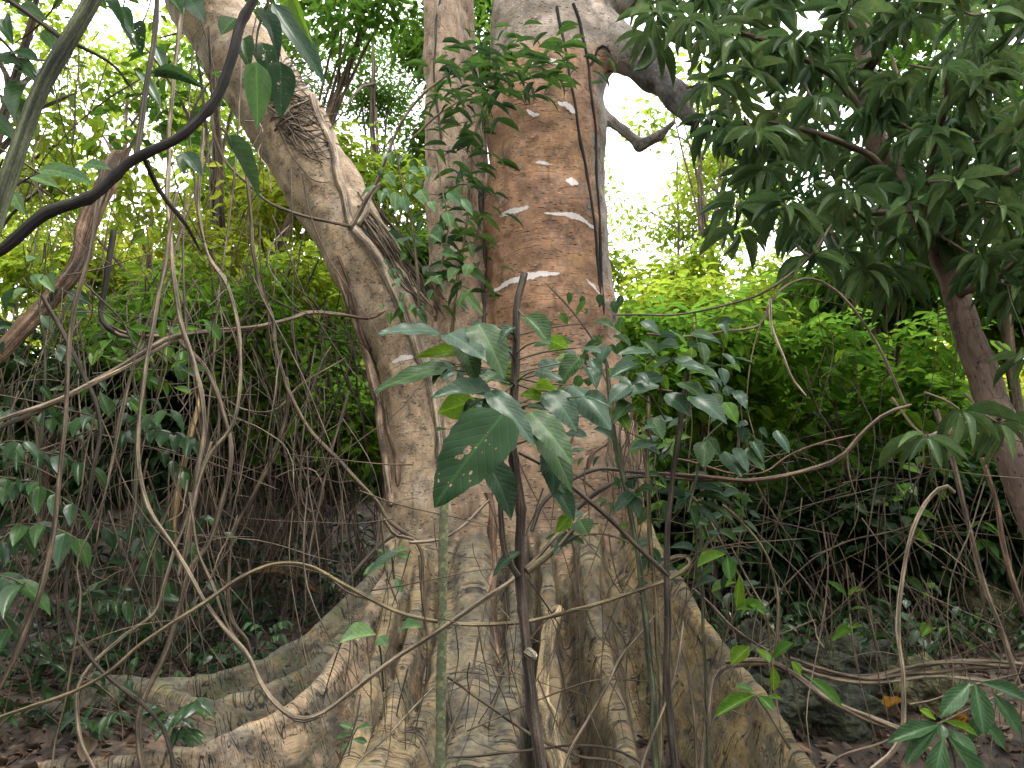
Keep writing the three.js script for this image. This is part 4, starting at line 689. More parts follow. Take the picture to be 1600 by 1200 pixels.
sprig('sapling', 'thin sapling with drooping toothed leaves beside the right buttress', 'sapling', [[1215, 1100, 4.4], [1206, 1040, 4.3], [1196, 960, 4.2], [1160, 890, 4.2], [1140, 850, 4.2]], 4, 3, [[1135, 866, 1090, 880, 28, 4.1, 3.95], [1136, 868, 1142, 908, 24, 4.1, 4], [1155, 898, 1152, 950, 18, 4.1, 4.05, V(0, 0, 1), ML.lit[0]], [1150, 910, 1112, 915, 22, 4.2, 4.1], [1160, 935, 1196, 958, 22, 4.2, 4.1], [1190, 945, 1150, 950, 20, 4.2, 4.1], [1172, 1010, 1142, 1036, 30, 4.1, 4, , ML.lit[1]], [1180, 1012, 1206, 1030, 20, 4.1, 4], [1206, 1030, 1232, 1000, 26, 4.1, 4], [1208, 1040, 1210, 1080, 18, 4.1, 4.05, V(0, 0, 1), ML.lit[0]], [1252, 1056, 1240, 1032, 18, 4, 4], [1256, 1054, 1325, 1102, 20, 3.9, 3.8]], LG.obov, ML.fresh, MV.olive);
sprig('seedling', 'seedling with one long toothed leaf lying before the right buttress', 'seedling', [[1235, 1170, 4], [1205, 1120, 3.95], [1180, 1085, 3.9]], 5, 4, [[1180, 1085, 1116, 1116, 24, 3.9, 3.75], [1184, 1086, 1210, 1106, 20, 3.9, 3.8], [1178, 1080, 1150, 1068, 18, 3.9, 3.9], [1195, 1090, 1225, 1092, 10, 3.9]], LG.obov, ML.fresh, MV.olive);
sprig('seedling', 'upright seedling with a V of fresh leaves above the mossy rock', 'seedling', [[1342, 1050, 5], [1330, 980, 5], [1326, 920, 5], [1322, 880, 5]], 4, 3, [[1323, 932, 1296, 903, 18, 5, 4.9, V(0.6, 0.5, 0.6)], [1326, 930, 1352, 920, 14, 5, 4.9], [1326, 954, 1352, 946, 14, 5, 4.9], [1328, 982, 1300, 1000, 20, 5, 4.9], [1330, 984, 1346, 978, 16, 5, 4.9]], LG.ovate, ML.fresh, MV.twig);
sprig('seedling', 'small seedling tipped with two bright leaves right of the arched liana', 'seedling', [[1452, 1005, 5], [1452, 950, 5], [1450, 920, 5]], 4, 3, [[1450, 918, 1440, 900, 13, 5], [1451, 918, 1460, 908, 12, 5], [1448, 925, 1444, 934, 9, 5], [1455, 980, 1440, 994, 24, 5, 4.9]], LG.ovate, ML.fresh, MV.twig);
sprig('sapling', 'spray of large drooping leaves in the bottom right corner', 'sapling', [[1500, 1260, 2.6], [1490, 1180, 2.6], [1470, 1132, 2.55]], 7, 6, [[1468, 1132, 1394, 1148, 28, 2.5, 2.4], [1466, 1136, 1414, 1194, 28, 2.5, 2.42], [1470, 1126, 1536, 1144, 18, 2.5, 2.47, , ML.lit[1]], [1470, 1130, 1475, 1154, 18, 2.5, 2.45], [1474, 1150, 1456, 1240, 36, 2.45, 2.38], [1480, 1150, 1545, 1245, 40, 2.45, 2.38], [1482, 1136, 1530, 1190, 30, 2.5, 2.42], [1522, 1064, 1540, 1150, 36, 2.55, 2.47], [1516, 1066, 1472, 1114, 30, 2.55, 2.47], [1530, 1066, 1608, 1092, 28, 2.55, 2.47], [1548, 1080, 1602, 1146, 28, 2.55, 2.47], [1528, 1120, 1580, 1170, 26, 2.6, 2.55], [1462, 1125, 1440, 1106, 20, 2.5, 2.5, , ML.lit[0]], [1515, 1160, 1528, 1118, 22, 2.6, 2.6]], LG.obov, ML.spray, MV.green);

reseed(877);
const tuft = (n, x0, x1, y0, y1, d0, d1, l0, l1) => [...Array(n)].map(() => { const x = rr(x0, x1), y = rr(y0, y1), l = rr(l0, l1), a = rr(-0.3, 1.4), s = rnd() < 0.5 ? 1 : -1; return [x, y, x + s * l * Math.cos(a), y + l * Math.sin(a), l * rr(0.4, 0.6), rr(d0, d1)]; });
sprig('shrub', 'grey green shrub crowding the foot of the bamboo-like stems at right', 'shrub', [[1110, 1220, 4.6], [1100, 1000, 4.5], [1095, 860, 4.5], [1100, 740, 4.5]], 7, 4, tuft(46, 1010, 1190, 700, 930, 4.1, 4.9, 22, 44), LG.ovate, [...ML.sapling, ML.under[1]]);
sprig('climber', 'thin leafy climber over the lower trunk right of the dark sapling', 'climber', [[905, 1000, 4.9], [900, 880, 4.9], [880, 760, 4.9], [900, 660, 4.9]], 4, 3, tuft(26, 850, 985, 640, 860, 4.6, 5, 14, 30), LG.ovate, [...ML.sapling, ...ML.climber], MV.twig);
sprig('shrub', 'leafy mid green shrub hanging among the left lianas at mid height', 'shrub', [[210, 800, 4.5], [215, 680, 4.5], [225, 580, 4.5], [240, 500, 4.5]], 5, 3, tuft(34, 130, 320, 480, 640, 4.2, 4.9, 26, 46), LG.obov, [ML.fresh[0], ML.fresh[2], ML.under[1]]);
sprig('shrub', 'grey green leafy shrub at the far left among the hanging stems', 'shrub', [[60, 800, 4.6], [65, 680, 4.6], [70, 560, 4.6], [60, 470, 4.6]], 5, 3, tuft(34, -10, 150, 440, 640, 4.3, 5, 24, 44), LG.ovate, [...ML.under, ML.sapling[0]]);
sprig('shrub', 'loose leafy shrub low among the left lianas, above the kinked one', 'shrub', [[250, 1000, 5], [255, 900, 5], [250, 800, 5]], 4, 3, tuft(30, 160, 350, 780, 940, 4.7, 5.4, 22, 42), LG.ovate, ML.under);
// ---------- near leaves hanging at the top left ----------
function hangers(label, twigs, list, geos, mats, d) {
  const t = thing('leafy_twig', label, 'twig', P(twigs[0][0][0], twigs[0][0][1], d));
  twigs.forEach(w => part(t, 'twig', tube(px(w, d), 0.005, 0.0025, { rad: 5, knots: 0.2 }), MV.dark));
  list.forEach(([bx, by, tx, ty, w, dd, m]) => leaf(t, pick(geos), m ?? pick(mats), P(bx, by, dd ?? d), P(tx, ty, (dd ?? d) - 0.06), M(bx, by, dd ?? d, w), around(V(0.1, 0.35, 0.9), 0.35)));
}
hangers('dark drooping leaves with insect holes hanging before the leaning trunk', [[[412, -30], [420, 10], [430, 50], [440, 95]], [[420, 0], [402, 50], [400, 95]], [[425, 20], [450, 40], [470, 60]]],
  [[400, 96, 405, 192, 46, 2.3, ML.fresh[2]], [438, 96, 440, 178, 48, 2.35, ML.holed], [425, 4, 514, 118, 44, 2.3], [402, 20, 438, 98, 24, 2.2], [408, 66, 424, 108, 40, 2.4, ML.holed], [368, 28, 344, 48, 38, 2.3], [440, 5, 470, 30, 28, 2.4, ML.lit[0]], [452, -20, 480, 62, 20, 2.2, ML.lit[1]], [380, 60, 390, 110, 34, 2.4]], LG.ovate, ML.sapling, 2.3);
hangers('grey green long leaf hanging left of the leaning trunk', [[[345, 200], [355, 210], [362, 222]]], [[350, 214, 408, 306, 34, 2.6], [286, 238, 314, 258, 26, 2.5], [292, 244, 286, 270, 26, 2.6]], LG.lance, ML.sapling, 2.55);
hangers('dark broad leaves clustered at the top left edge', [[[-20, 40], [20, 80], [45, 130]], [[100, -20], [60, 40], [20, 70]], [[0, 150], [20, 165], [40, 190]]],
  [[20, 80, 58, 86, 30], [22, 108, 62, 130, 34], [5, 30, 20, 70, 30], [45, 128, 20, 190, 38], [10, 150, 52, 196, 40], [64, 110, 85, 150, 24], [30, 10, 66, 24, 30], [-10, 90, 22, 84, 30], [70, 45, 98, 84, 30], [-20, 180, 20, 210, 34]], LG.ovate, ML.under, 2.1);
hangers('dark leaves with light gaps near the top, left of the black branch', [[[240, -20], [225, 30], [214, 50]], [[200, -20], [190, 30], [205, 60]]], [[205, 38, 222, 84, 40, 2.6, ML.holed], [240, 70, 262, 108, 22], [165, 0, 196, 46, 22], [190, 10, 205, 45, 24], [212, 110, 258, 160, 24, 2.8], [240, 120, 325, 138, 12], [262, -10, 286, 22, 30], [290, -10, 315, 20, 34]], LG.ovate, ML.under, 2.5);
hangers('pale grey leaves lying level in the light at far left', [[[10, 300], [50, 275], [100, 260]]], [[60, 266, 130, 262, 30, 2.8], [95, 268, 140, 280, 28, 2.7], [50, 276, 90, 286, 24, 2.7], [130, 258, 165, 252, 22, 2.8], [20, 300, 34, 330, 22, 2.7]], LG.ovate, ML.pale, 2.8);
hangers('pale leaf pair nodding below the dead trunk at left', [[[70, 380], [66, 410], [60, 420]]], [[60, 404, 42, 408, 26, 3.4], [68, 428, 55, 446, 28, 3.4], [72, 430, 84, 456, 28, 3.4], [44, 452, 20, 468, 20, 3.5]], LG.ovate, ML.pale, 3.4);
// ---------- climber on the middle stem ----------
reseed(903);
{
  const C = thing('climber', 'bamboo-leaved climber smothering the middle stem and the cleft beside it', 'climber', P(720, 520, 6.2));
  const spine = [[705, 520], [715, 440], [728, 360], [735, 280], [742, 210], [770, 150], [815, 110], [860, 100]];
  part(C, 'stem', tube(px(spine, 6.5), 0.016, 0.008), MV.olive);
  part(C, 'stem', tube(px([[640, 220], [690, 175], [740, 145], [800, 110], [850, 85]], 6), 0.01, 0.005), MV.olive);
  part(C, 'stem', tube(px([[545, 360], [590, 280], [615, 215], [650, 160], [720, 100]], 6.4, 6), 0.022, 0.008), MV.tan);
  for (let i = 0; i < 9; i++) { const x = rr(675, 760), y = rr(150, 440), s = rr(20, 70) * (rnd() < 0.5 ? -1 : 1); part(C, 'twig', tube(px([[x, y], [x + s * 0.5, y + rr(-20, 10)], [x + s, y + rr(-10, 30)]], 6.3), 0.006, 0.003, { rad: 5, seg: 8 }), MV.twig); }
  const zones = [[150, 790, 105, 95, 45, 5.9], [70, 720, 150, 60, 45, 6.1], [44, 735, 240, 42, 70, 6.2], [36, 730, 350, 45, 70, 6.2], [20, 720, 440, 40, 50, 6.2], [18, 880, 75, 50, 30, 6.2]];
  for (const [n, cx, cy, sx, sy, d] of zones) for (let i = 0; i < n; i++) {
    const x = cx + gauss() * sx, y = cy + gauss() * sy, L = rr(18, 46), a = rr(-0.5, 1.2), s = rnd() < 0.55 ? 1 : -1, b = P(x, y, d + gauss() * 0.35), t = P(x + s * L * Math.cos(a), y + L * Math.sin(a) * 0.8, -b.z + gauss() * 0.06);
    leaf(C, pick(LG.lance), pick(ML.climber), b, t, b.distanceTo(t) * rr(0.12, 0.21), around(V(0, 0.9, 0.4), 0.5));
  }
  const D = thing('climber', 'round-leaved pale climber hanging between the leaning trunk and middle stem', 'climber', P(650, 420, 5.9));
  part(D, 'stem', tube(px([[655, 480], [650, 400], [640, 330], [625, 270], [610, 200]], 6), 0.012, 0.006), MV.brown);
  part(D, 'stem', tube(px([[690, 420], [700, 350], [690, 290], [680, 240]], 5.9), 0.008, 0.005), MV.olive);
  [[600, 300, 594, 318, 18], [618, 300, 618, 330, 20], [630, 305, 634, 328, 18], [642, 288, 640, 304, 18], [656, 296, 668, 312, 18], [672, 314, 680, 326, 16], [604, 270, 616, 286, 20], [588, 290, 560, 300, 12], [700, 300, 720, 318, 22], [720, 310, 740, 334, 16], [698, 330, 705, 350, 22], [690, 350, 676, 380, 18], [672, 365, 690, 378, 20], [655, 268, 640, 262, 18], [690, 395, 715, 402, 20], [676, 430, 690, 440, 20], [722, 454, 756, 490, 18], [690, 430, 660, 442, 22], [716, 420, 700, 440, 22], [735, 412, 725, 428, 20]].forEach(([bx, by, tx, ty, w]) => { const d = rr(5.6, 6); leaf(D, pick(LG.ovate), pick(ML.pale), P(bx, by, d), P(tx, ty, d - 0.08), M(bx, by, d, w), around(V(0, 0.5, 0.85), 0.3)); });
  for (let i = 0; i < 70; i++) { const x = rr(585, 745), y = rr(230, 490), d = rr(5.7, 6.5), L = rr(14, 26); leaf(D, pick(LG.ovate), pick([...ML.climber, ML.pale[0]]), P(x, y, d), P(x + gauss() * L, y + rr(0.2, 1) * L, d - 0.1), M(x, y, d, L * rr(0.45, 0.65)), around(V(0, 0.5, 0.85), 0.4)); }
}
// ---------- broad dark tree at right, leaves in drooping whorls ----------
reseed(1005);
const whorlLeaves = (n, tilt) => [...Array(n)].map((_, i) => { const a = i * 2.4 + rr(-0.3, 0.3), down = rr(0.15, 1.5) * tilt; return [V(Math.cos(a), -down + 0.25, Math.sin(a)).normalize(), rr(0.19, 0.33), rr(0.17, 0.23)]; });
{
  const T = thing('broadleaf_tree', 'dark tree with a smooth leaning trunk and drooping lance-shaped leaves at right', 'tree', P(1640, 860, 5.3));
  part(T, 'trunk', tube(px([[1680, 930, 5.2], [1612, 790], [1590, 735], [1562, 655], [1532, 569], [1512, 518], [1495, 461], [1472, 400], [1440, 340], [1408, 285], [1380, 245], [1358, 195], [1352, 110], [1345, 0], [1335, -120]], 5.3, 5.6), 0.122, 0.05, { rad: 16, lobe: 0.02, wobble: 0.12, seg: 80, radii: t => mix(0.125, 0.045, Math.pow(t, 0.9)) }), std([0.225, 0.155, 0.118], { map: barkTex.smooth, bumpMap: barkH.smooth, bumpScale: 0.012 }));
  const limbs = [[[1405, 285, 5.5], [1350, 240, 5.2], [1280, 210, 4.9], [1200, 190, 4.5]], [[1470, 395, 5.4], [1510, 330, 5.1], [1560, 280, 4.8], [1640, 240, 4.6]], [[1440, 340, 5.45], [1455, 250, 5.1], [1475, 180, 4.7], [1480, 110, 4.4]], [[1360, 190, 5.5], [1300, 120, 5.2], [1210, 70, 4.9], [1110, 40, 4.6]], [[1355, 110, 5.5], [1400, 40, 5.2], [1480, -30, 4.9]], [[1435, 330, 5.45], [1380, 330, 5.1], [1300, 350, 4.8], [1270, 390, 4.5]], [[1560, 650, 5.3], [1520, 660, 4.9], [1470, 680, 4.4], [1440, 682, 4.1]], [[1350, 60, 5.5], [1280, -10, 5.2], [1180, -60, 5]], [[1495, 461, 5.4], [1540, 440, 5], [1600, 400, 4.7]]];
  for (const l of limbs) part(T, 'limb', tube(px(l), 0.034, 0.012, { knots: 0.1, rad: 8 }), MV.brown);
  const near = [[1185, 205, 4.3], [1225, 320, 4.2], [1150, 60, 4.4], [1080, 30, 4.3], [1280, 150, 4.3], [1330, 300, 4.3], [1470, 105, 4.2], [1455, 210, 4.3], [1540, 120, 4.3], [1490, 285, 4.2], [1420, 330, 4.3], [1560, 320, 4.2], [1585, 220, 4.4], [1390, 130, 4.5], [1240, 60, 4.5], [1320, 20, 4.4], [1150, 320, 4.4], [1270, 400, 4.3], [1445, 680, 3.9], [1500, 640, 4], [1560, 660, 4.1], [1110, 130, 4.4], [1350, 420, 4.6], [1020, 20, 4.5], [1420, 30, 4.4], [1540, 20, 4.4], [1590, 450, 4.6], [1600, 560, 4.4], [1530, 400, 4.6], [1395, 420, 4.7], [1320, 390, 4.6]];
  const hang = (c, n, tilt) => { for (const [v, L, w] of whorlLeaves(n, tilt)) leaf(T, pick(LG.lance), pick(ML.mango), c.clone().addScaledVector(v, 0.02), c.clone().addScaledVector(v, L), L * w, around(V(0, 0.8, 0.5), 0.25)); };
  for (const [x, y, d] of near) { const c = P(x, y, d); part(T, 'twig', tube([c.clone().add(V(gauss() * 0.08, rr(0.1, 0.25), -0.3)), c.clone().add(V(0, 0.05, -0.1)), c], 0.009, 0.006, { rad: 5, seg: 7 }), MV.twig); hang(c, 10, 1.1); }
  // the deeper whorls, past counting
  const whorl = (n, tilt) => { const g = whorlLeaves(n, tilt).map(([v, L, w]) => pick(LG.lance).clone().applyMatrix4(frame(v.clone().multiplyScalar(0.02), v.clone().multiplyScalar(L), L * w, around(V(0, 0.8, 0.5), 0.3)))); const m = mergeGeometries(g); m.computeVertexNormals(); return m; };
  const gaps = [[1285, 45, 22], [1405, 70, 26], [1450, 40, 30], [1300, 160, 14], [1375, 200, 14], [1260, 270, 16], [1000, 170, 80], [1060, 260, 60], [1000, 320, 80], [1130, 290, 30]];
  for (let s = 0; s < 4; s++) {
    const list = [];
    for (let k = 0; k < 95; k++) {
      const x = rr(990, 1720), y = rr(-160, 470), d = rr(4.4, 7), edge = sstep(430, 300, y - 0.22 * (x - 1200)) * sstep(960, 1100, x + Math.max(0, 180 - y) * 0.5);
      if (rnd() > edge || gaps.some(([gx, gy, r]) => Math.hypot(x - gx, y - gy) < r + 18)) continue;
      list.push([P(x, y, d), null, rr(0.8, 1.25)]);
    }
    tag(instanced(T, 'foliage', whorl(10, 1.2), ML.mango[s], list, 0.2), null, null, null, 'stuff');
  }
}
// ---------- undergrowth shrubs, each with its own stems and leaves ----------
reseed(1201);
function arching(label, list, mats, geos, d, o = {}) {               // arching sprays with leaves hanging in two rows
  const t = thing('shrub', label, 'shrub', P(list[0][0][0], list[0][0][1], d));
  for (const [a, b, lift, n, L] of list) {
    const p0 = P(a[0], a[1], d), p2 = P(b[0], b[1], d - rr(0, 0.3)), p1 = p0.clone().lerp(p2, 0.5).add(V(0, M(a[0], a[1], d, lift), 0)), c = new THREE.QuadraticBezierCurve3(p0, p1, p2);
    part(t, 'stem', tube(c.getPoints(6), 0.007, 0.003, { rad: 5, seg: 12 }), MV.twig);
    for (let i = 0; i < n; i++) {
      const k = (i + 0.6) / n, q = c.getPoint(k), T = c.getTangent(k), s = i % 2 ? 1 : -1, side = T.clone().cross(UPV).normalize(), len = M(a[0], a[1], d, L) * rr(0.8, 1.15) * (o.taper ? 1 - 0.3 * k : 1);
      const v = side.multiplyScalar(s * 0.55).addScaledVector(T, 0.55).add(V(0, -rr(0.25, 0.8), 0.12)).normalize();
      leaf(t, pick(geos), pick(mats), q, q.clone().addScaledVector(v, len), len * rr(0.4, 0.52), around(V(0, 0.95, 0.25), 0.15));
    }
  }
  return t;
}
const U = ML.under, F = ML.fresh;
arching('dark glossy arching spray catching white light at the left edge', [[[0, 712], [145, 735], 30, 9, 50], [[-10, 700], [40, 690], 10, 5, 40]], U, LG.ovate, 4.3);
arching('dark glossy spray just below the first, at the left edge', [[[-10, 745], [130, 800], 26, 11, 52], [[10, 760], [60, 755], 12, 4, 40]], U, LG.ovate, 4.2);
arching('dark glossy spray with long hanging leaves at lower left', [[[10, 822], [125, 845], 22, 7, 62], [[20, 830], [0, 850], 6, 3, 50]], U, LG.ovate, 4.1);
arching('large dark leaf cluster cut by the left edge low down', [[[-20, 900], [45, 920], 14, 4, 80], [[-30, 930], [20, 990], 10, 4, 50]], U, LG.ovate, 3.9);
arching('dull green shrub under the twisted pair of lianas', [[[40, 655], [105, 665], 16, 6, 42], [[100, 670], [150, 650], 14, 6, 44], [[20, 640], [-10, 640], 8, 3, 40]], U, LG.ovate, 4.7);
arching('dark shrub with ribbed leaves in the middle of the left thicket', [[[180, 680], [300, 690], 26, 12, 48], [[200, 670], [270, 640], 16, 7, 40], [[240, 700], [290, 740], 10, 6, 44]], U, LG.ovate, 5);
arching('fresh green shrub glowing behind the level twisted liana', [[[150, 560], [200, 520], 16, 7, 44], [[170, 560], [290, 545], 24, 10, 46], [[200, 570], [250, 590], 8, 6, 40], [[250, 540], [275, 505], 10, 5, 40]], F, LG.obov, 5.4);
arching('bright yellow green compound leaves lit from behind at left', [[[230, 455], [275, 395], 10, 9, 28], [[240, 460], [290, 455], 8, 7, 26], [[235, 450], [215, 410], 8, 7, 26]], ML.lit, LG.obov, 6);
arching('mid green shrub above the kinked liana', [[[150, 640], [235, 625], 20, 9, 36], [[170, 650], [240, 665], 12, 6, 40]], U, LG.ovate, 5.6);
arching('dark round-leaved plant on the soil left of the thick liana', [[[130, 960], [200, 940], 20, 10, 34], [[150, 965], [240, 950], 20, 10, 34], [[140, 970], [180, 985], 8, 6, 32]], U, LG.ovate, 5.2);
arching('low dark plant near the bottom beside the mossy root', [[[270, 1130], [310, 1095], 16, 8, 40], [[270, 1135], [240, 1100], 14, 7, 38], [[275, 1140], [300, 1140], 6, 5, 36]], U, LG.heart, 4.6);
arching('small pale plant on the soil behind the left root', [[[420, 990], [450, 970], 12, 9, 22], [[415, 990], [390, 975], 10, 8, 22], [[425, 995], [440, 990], 5, 6, 20]], [U[0], ML.pale[0]], LG.ovate, 6.2);
arching('low plant on the soil in front of the thick liana foot', [[[150, 1140], [190, 1110], 12, 7, 30], [[150, 1140], [120, 1120], 10, 6, 30]], U, LG.ovate, 4.7);
arching('dark hanging leaves beside the pale cracked pole', [[[230, 760], [250, 830], 8, 8, 44], [[215, 790], [235, 880], 6, 6, 46]], U, LG.ovate, 5);
// many more of the same, told apart by nothing
function bush(at, n, L, mats, geos, h, spread, proto) {
  const t = thing('undergrowth_plant', '', 'plant', at);
  const ns = 4; for (let s = 0; s < ns; s++) {
    const a = s / ns * 6.283 + rr(-0.5, 0.5), top = at.clone().add(V(Math.cos(a) * spread, h * rr(0.7, 1.1), Math.sin(a) * spread)), midp = at.clone().lerp(top, 0.5).add(V(0, h * 0.18, 0)), c = new THREE.QuadraticBezierCurve3(at.clone(), midp, top);
    part(t, 'stem', tube(c.getPoints(4), 0.006, 0.003, { rad: 4, seg: 6 }), MV.twig);
    for (let i = 0; i < n / ns; i++) { const q = c.getPoint(rr(0.15, 1)), v = rdir(0.3); v.y -= 0.35; v.normalize(); leaf(t, pick(geos), pick(mats), q, q.clone().addScaledVector(v, L * rr(0.75, 1.2)), L * rr(0.4, 0.55), around(V(0, 0.95, 0.3), 0.3)); }
  }
  return t;
}
function scatter(protos, n, place, label, group) {
  for (let i = 0; i < n; i++) {
    const p = place(i); if (!p) continue; const s = protos[i % protos.length], o = i < protos.length ? s : s.clone();
    if (o !== s) { o.name = numbered('undergrowth_plant'); scene.add(o); }
    o.position.copy(p); o.rotation.y = rnd() * 6.283; o.scale.setScalar(rr(0.75, 1.3)); tag(o, label, 'plant', group);
  }
}
const onGround = (x0, x1, d0, d1) => { const d = rr(d0, d1), x = P(rr(x0, x1), 900, d).x; return V(x, ground(x, -d) - 0.02, -d); };
const O0 = V(0, -50, 0);
scatter([bush(O0, 20, 0.17, U, LG.ovate, 0.55, 0.35), bush(O0, 20, 0.2, U, LG.ovate, 0.8, 0.4), bush(O0, 20, 0.14, U, LG.obov, 0.45, 0.3)], 34, () => onGround(-120, 420, 6, 9.5), 'dark green leafy plant in the shaded undergrowth left of the great tree', 'dark plants of the left undergrowth');
scatter([bush(O0, 20, 0.12, U, LG.ovate, 0.3, 0.25), bush(O0, 18, 0.1, U, LG.heart, 0.22, 0.25)], 30, () => { const p = onGround(-150, 520, 4.7, 8); return p.x > -1.2 && p.z > -6.6 ? null : p; }, 'low dark plant on the leaf-strewn soil at lower left', 'low plants on the left soil');
scatter([bush(O0, 40, 0.23, F, LG.ovate, 1.9, 0.8), bush(O0, 40, 0.2, F, LG.obov, 2.2, 0.8), bush(O0, 40, 0.24, [F[2], F[0]], LG.ovate, 1.7, 0.8)], 40, i => onGround(1000, 1640, 7.8, 10.5), 'fresh green broad-leaved shrub in the thicket at right', 'fresh green shrubs of the right thicket');
scatter([bush(O0, 22, 0.15, U, LG.ovate, 0.6, 0.4), bush(O0, 22, 0.12, U, LG.ovate, 0.5, 0.35)], 36, () => onGround(1080, 1680, 6.9, 9), 'dark shaded plant at the back of the right hollow', 'dark plants of the right hollow');
scatter([bush(O0, 22, 0.14, U, LG.ovate, 0.5, 0.35), bush(O0, 22, 0.1, U, LG.obov, 0.3, 0.3)], 26, () => onGround(330, 620, 7.6, 10), 'dark plant on the shaded slope behind the left root and brown vines', 'dark plants behind the left root');
scatter([bush(O0, 26, 0.14, U, LG.ovate, 0.5, 0.4), bush(O0, 26, 0.12, [U[1], F[2]], LG.obov, 0.45, 0.4)], 30, () => { const p = onGround(1150, 1700, 6.3, 8.2); return p; }, 'low leafy plant among the rocks and lianas at lower right', 'low plants of the right hollow floor');
// ---------- fallen things ----------
reseed(1303);
{
  const lg = fibre([0.32, 0.235, 0.12], { bumpScale: 0.02 });
  solo('fallen_log', tube(px([[395, 892, 7.7], [430, 893, 7.75], [465, 906, 7.8], [500, 925, 7.9]]), 0.075, 0.05, { rad: 10, lobe: 0.06, capStart: true }), lg, 'short fallen log lying behind the left root', 'log');
  const litter = (label, n, x0, x1, d0, d1, ok) => {
    const g = thing('leaf_litter', label, 'leaf litter', V(0, 0, -(d0 + d1) / 2)); g.userData.kind = 'stuff';
    LG.dead.forEach((geo, k) => { const list = []; for (let i = 0; i < n / 3; i++) { const d = rr(d0, d1), x = P(rr(x0, x1), 1000, d).x; if (ok && !ok(x, d)) continue; const e = new THREE.Euler(gauss() * 0.35, rnd() * 6.28, gauss() * 0.35), s = 0.035 + 0.1 * rnd() * rnd(); list.push([V(x, ground(x, -d) + 0.012, -d), new THREE.Quaternion().setFromEuler(e), s]); } const q = geo.clone(); q.scale(0.55, 1, 1); instanced(g, 'dead_leaves', q, ML.dead[k], list, 0.3); });
  };
  litter('brown dead leaves strewn over the soil at left', 5200, -300, 760, 3.6, 9.5);
  litter('brown dead leaves strewn over the soil at right', 5200, 900, 1900, 4.2, 9.5);
  const big = (label, x, y, d, L, m, tilt = 0.4) => { const p = P(x, y, d); p.y = ground(p.x, p.z) + 0.03; const g = pick(LG.dead).clone(); g.applyMatrix4(frame(V(0, 0, 0), V(Math.cos(x), tilt * 0.4, Math.sin(x)).normalize().multiplyScalar(L), L * 0.7, around(UPV, 0.3))); g.translate(p.x, p.y, p.z); solo('fallen_leaf', g, m, label, 'leaf'); };
  big('orange yellow dead leaf lying between the rocks at right', 1370, 1090, 5.75, 0.17, ML.yellow[0]);
  big('rust orange dead leaf on the slope above the right buttress', 1270, 1005, 7, 0.16, std([0.42, 0.19, 0.07], { side: THREE.DoubleSide, map: LT.broad.c }));
  big('large pale brown dead leaf on the soil at lower left', 30, 1145, 4.75, 0.17, std([0.42, 0.26, 0.17], { side: THREE.DoubleSide, map: LT.broad.c }));
  big('flat brown dead leaf at the bottom left of the mossy root', 130, 1185, 4.5, 0.18, ML.dead[1]);
  big('thin yellow dead leaf behind the spray in the bottom right', 1500, 1068, 5.6, 0.15, ML.yellow[0]);
}
function rock(label, x, y, d, r, sx, sy, sz, mat) {
  const c = P(x, y, d), g = new THREE.IcosahedronGeometry(1, 24), p = g.attributes.position, v = V(), ph = x * 0.01;
  for (let i = 0; i < p.count; i++) { v.fromBufferAttribute(p, i); const k = 1 + 0.34 * N3(v.x * 0.9 + ph, v.y * 0.9, v.z * 0.9) + 0.13 * N3(v.x * 2.4, v.y * 2.4 + ph, v.z * 2.4) + 0.04 * N3(v.x * 7, v.y * 7, v.z * 7 + ph); v.multiplyScalar(k); v.y = Math.max(v.y, -0.7); p.setXYZ(i, v.x * sx * r, v.y * sy * r, v.z * sz * r); }
  const uv = g.attributes.uv; for (let i = 0; i < p.count; i++) uv.setXY(i, p.getX(i) * 1.6 + p.getZ(i) * 0.7, p.getY(i) * 1.6 + p.getZ(i) * 0.4);
  g.computeVertexNormals(); c.y = Math.min(c.y, ground(c.x, c.z) + r * sy * 0.55); g.translate(c.x, c.y, c.z);
  solo('rock', g, mat, label, 'rock');
}
const stone = std([0.085, 0.085, 0.078], { map: mossC, bumpMap: roughH, bumpScale: 0.05 }), stoneB = std([0.26, 0.21, 0.16], { map: mossC, bumpMap: roughH, bumpScale: 0.05 });
rock('large dark mossy rock behind the level rope of lianas', 1335, 1040, 6.3, 0.28, 1.3, 0.8, 0.9, stone);
rock('dark grey rock wedged beside the crest of the right buttress', 1180, 1000, 6.4, 0.32, 0.8, 0.9, 0.8, stone);
rock('brownish rock under the level lianas, right of the arched liana', 1440, 1085, 5.9, 0.26, 0.9, 0.9, 0.9, stoneB);
rock('grey rock with pale lichen below the rope of lianas', 1280, 1110, 5.75, 0.3, 1.1, 0.8, 0.9, stone);
rock('pale round boulder far back at the right edge', 1535, 940, 8, 0.35, 0.9, 1, 0.9, stoneB);
rock('small dark rock at the foot of the sapling beside the buttress', 1205, 1075, 5.7, 0.22, 1, 0.9, 0.9, stone);

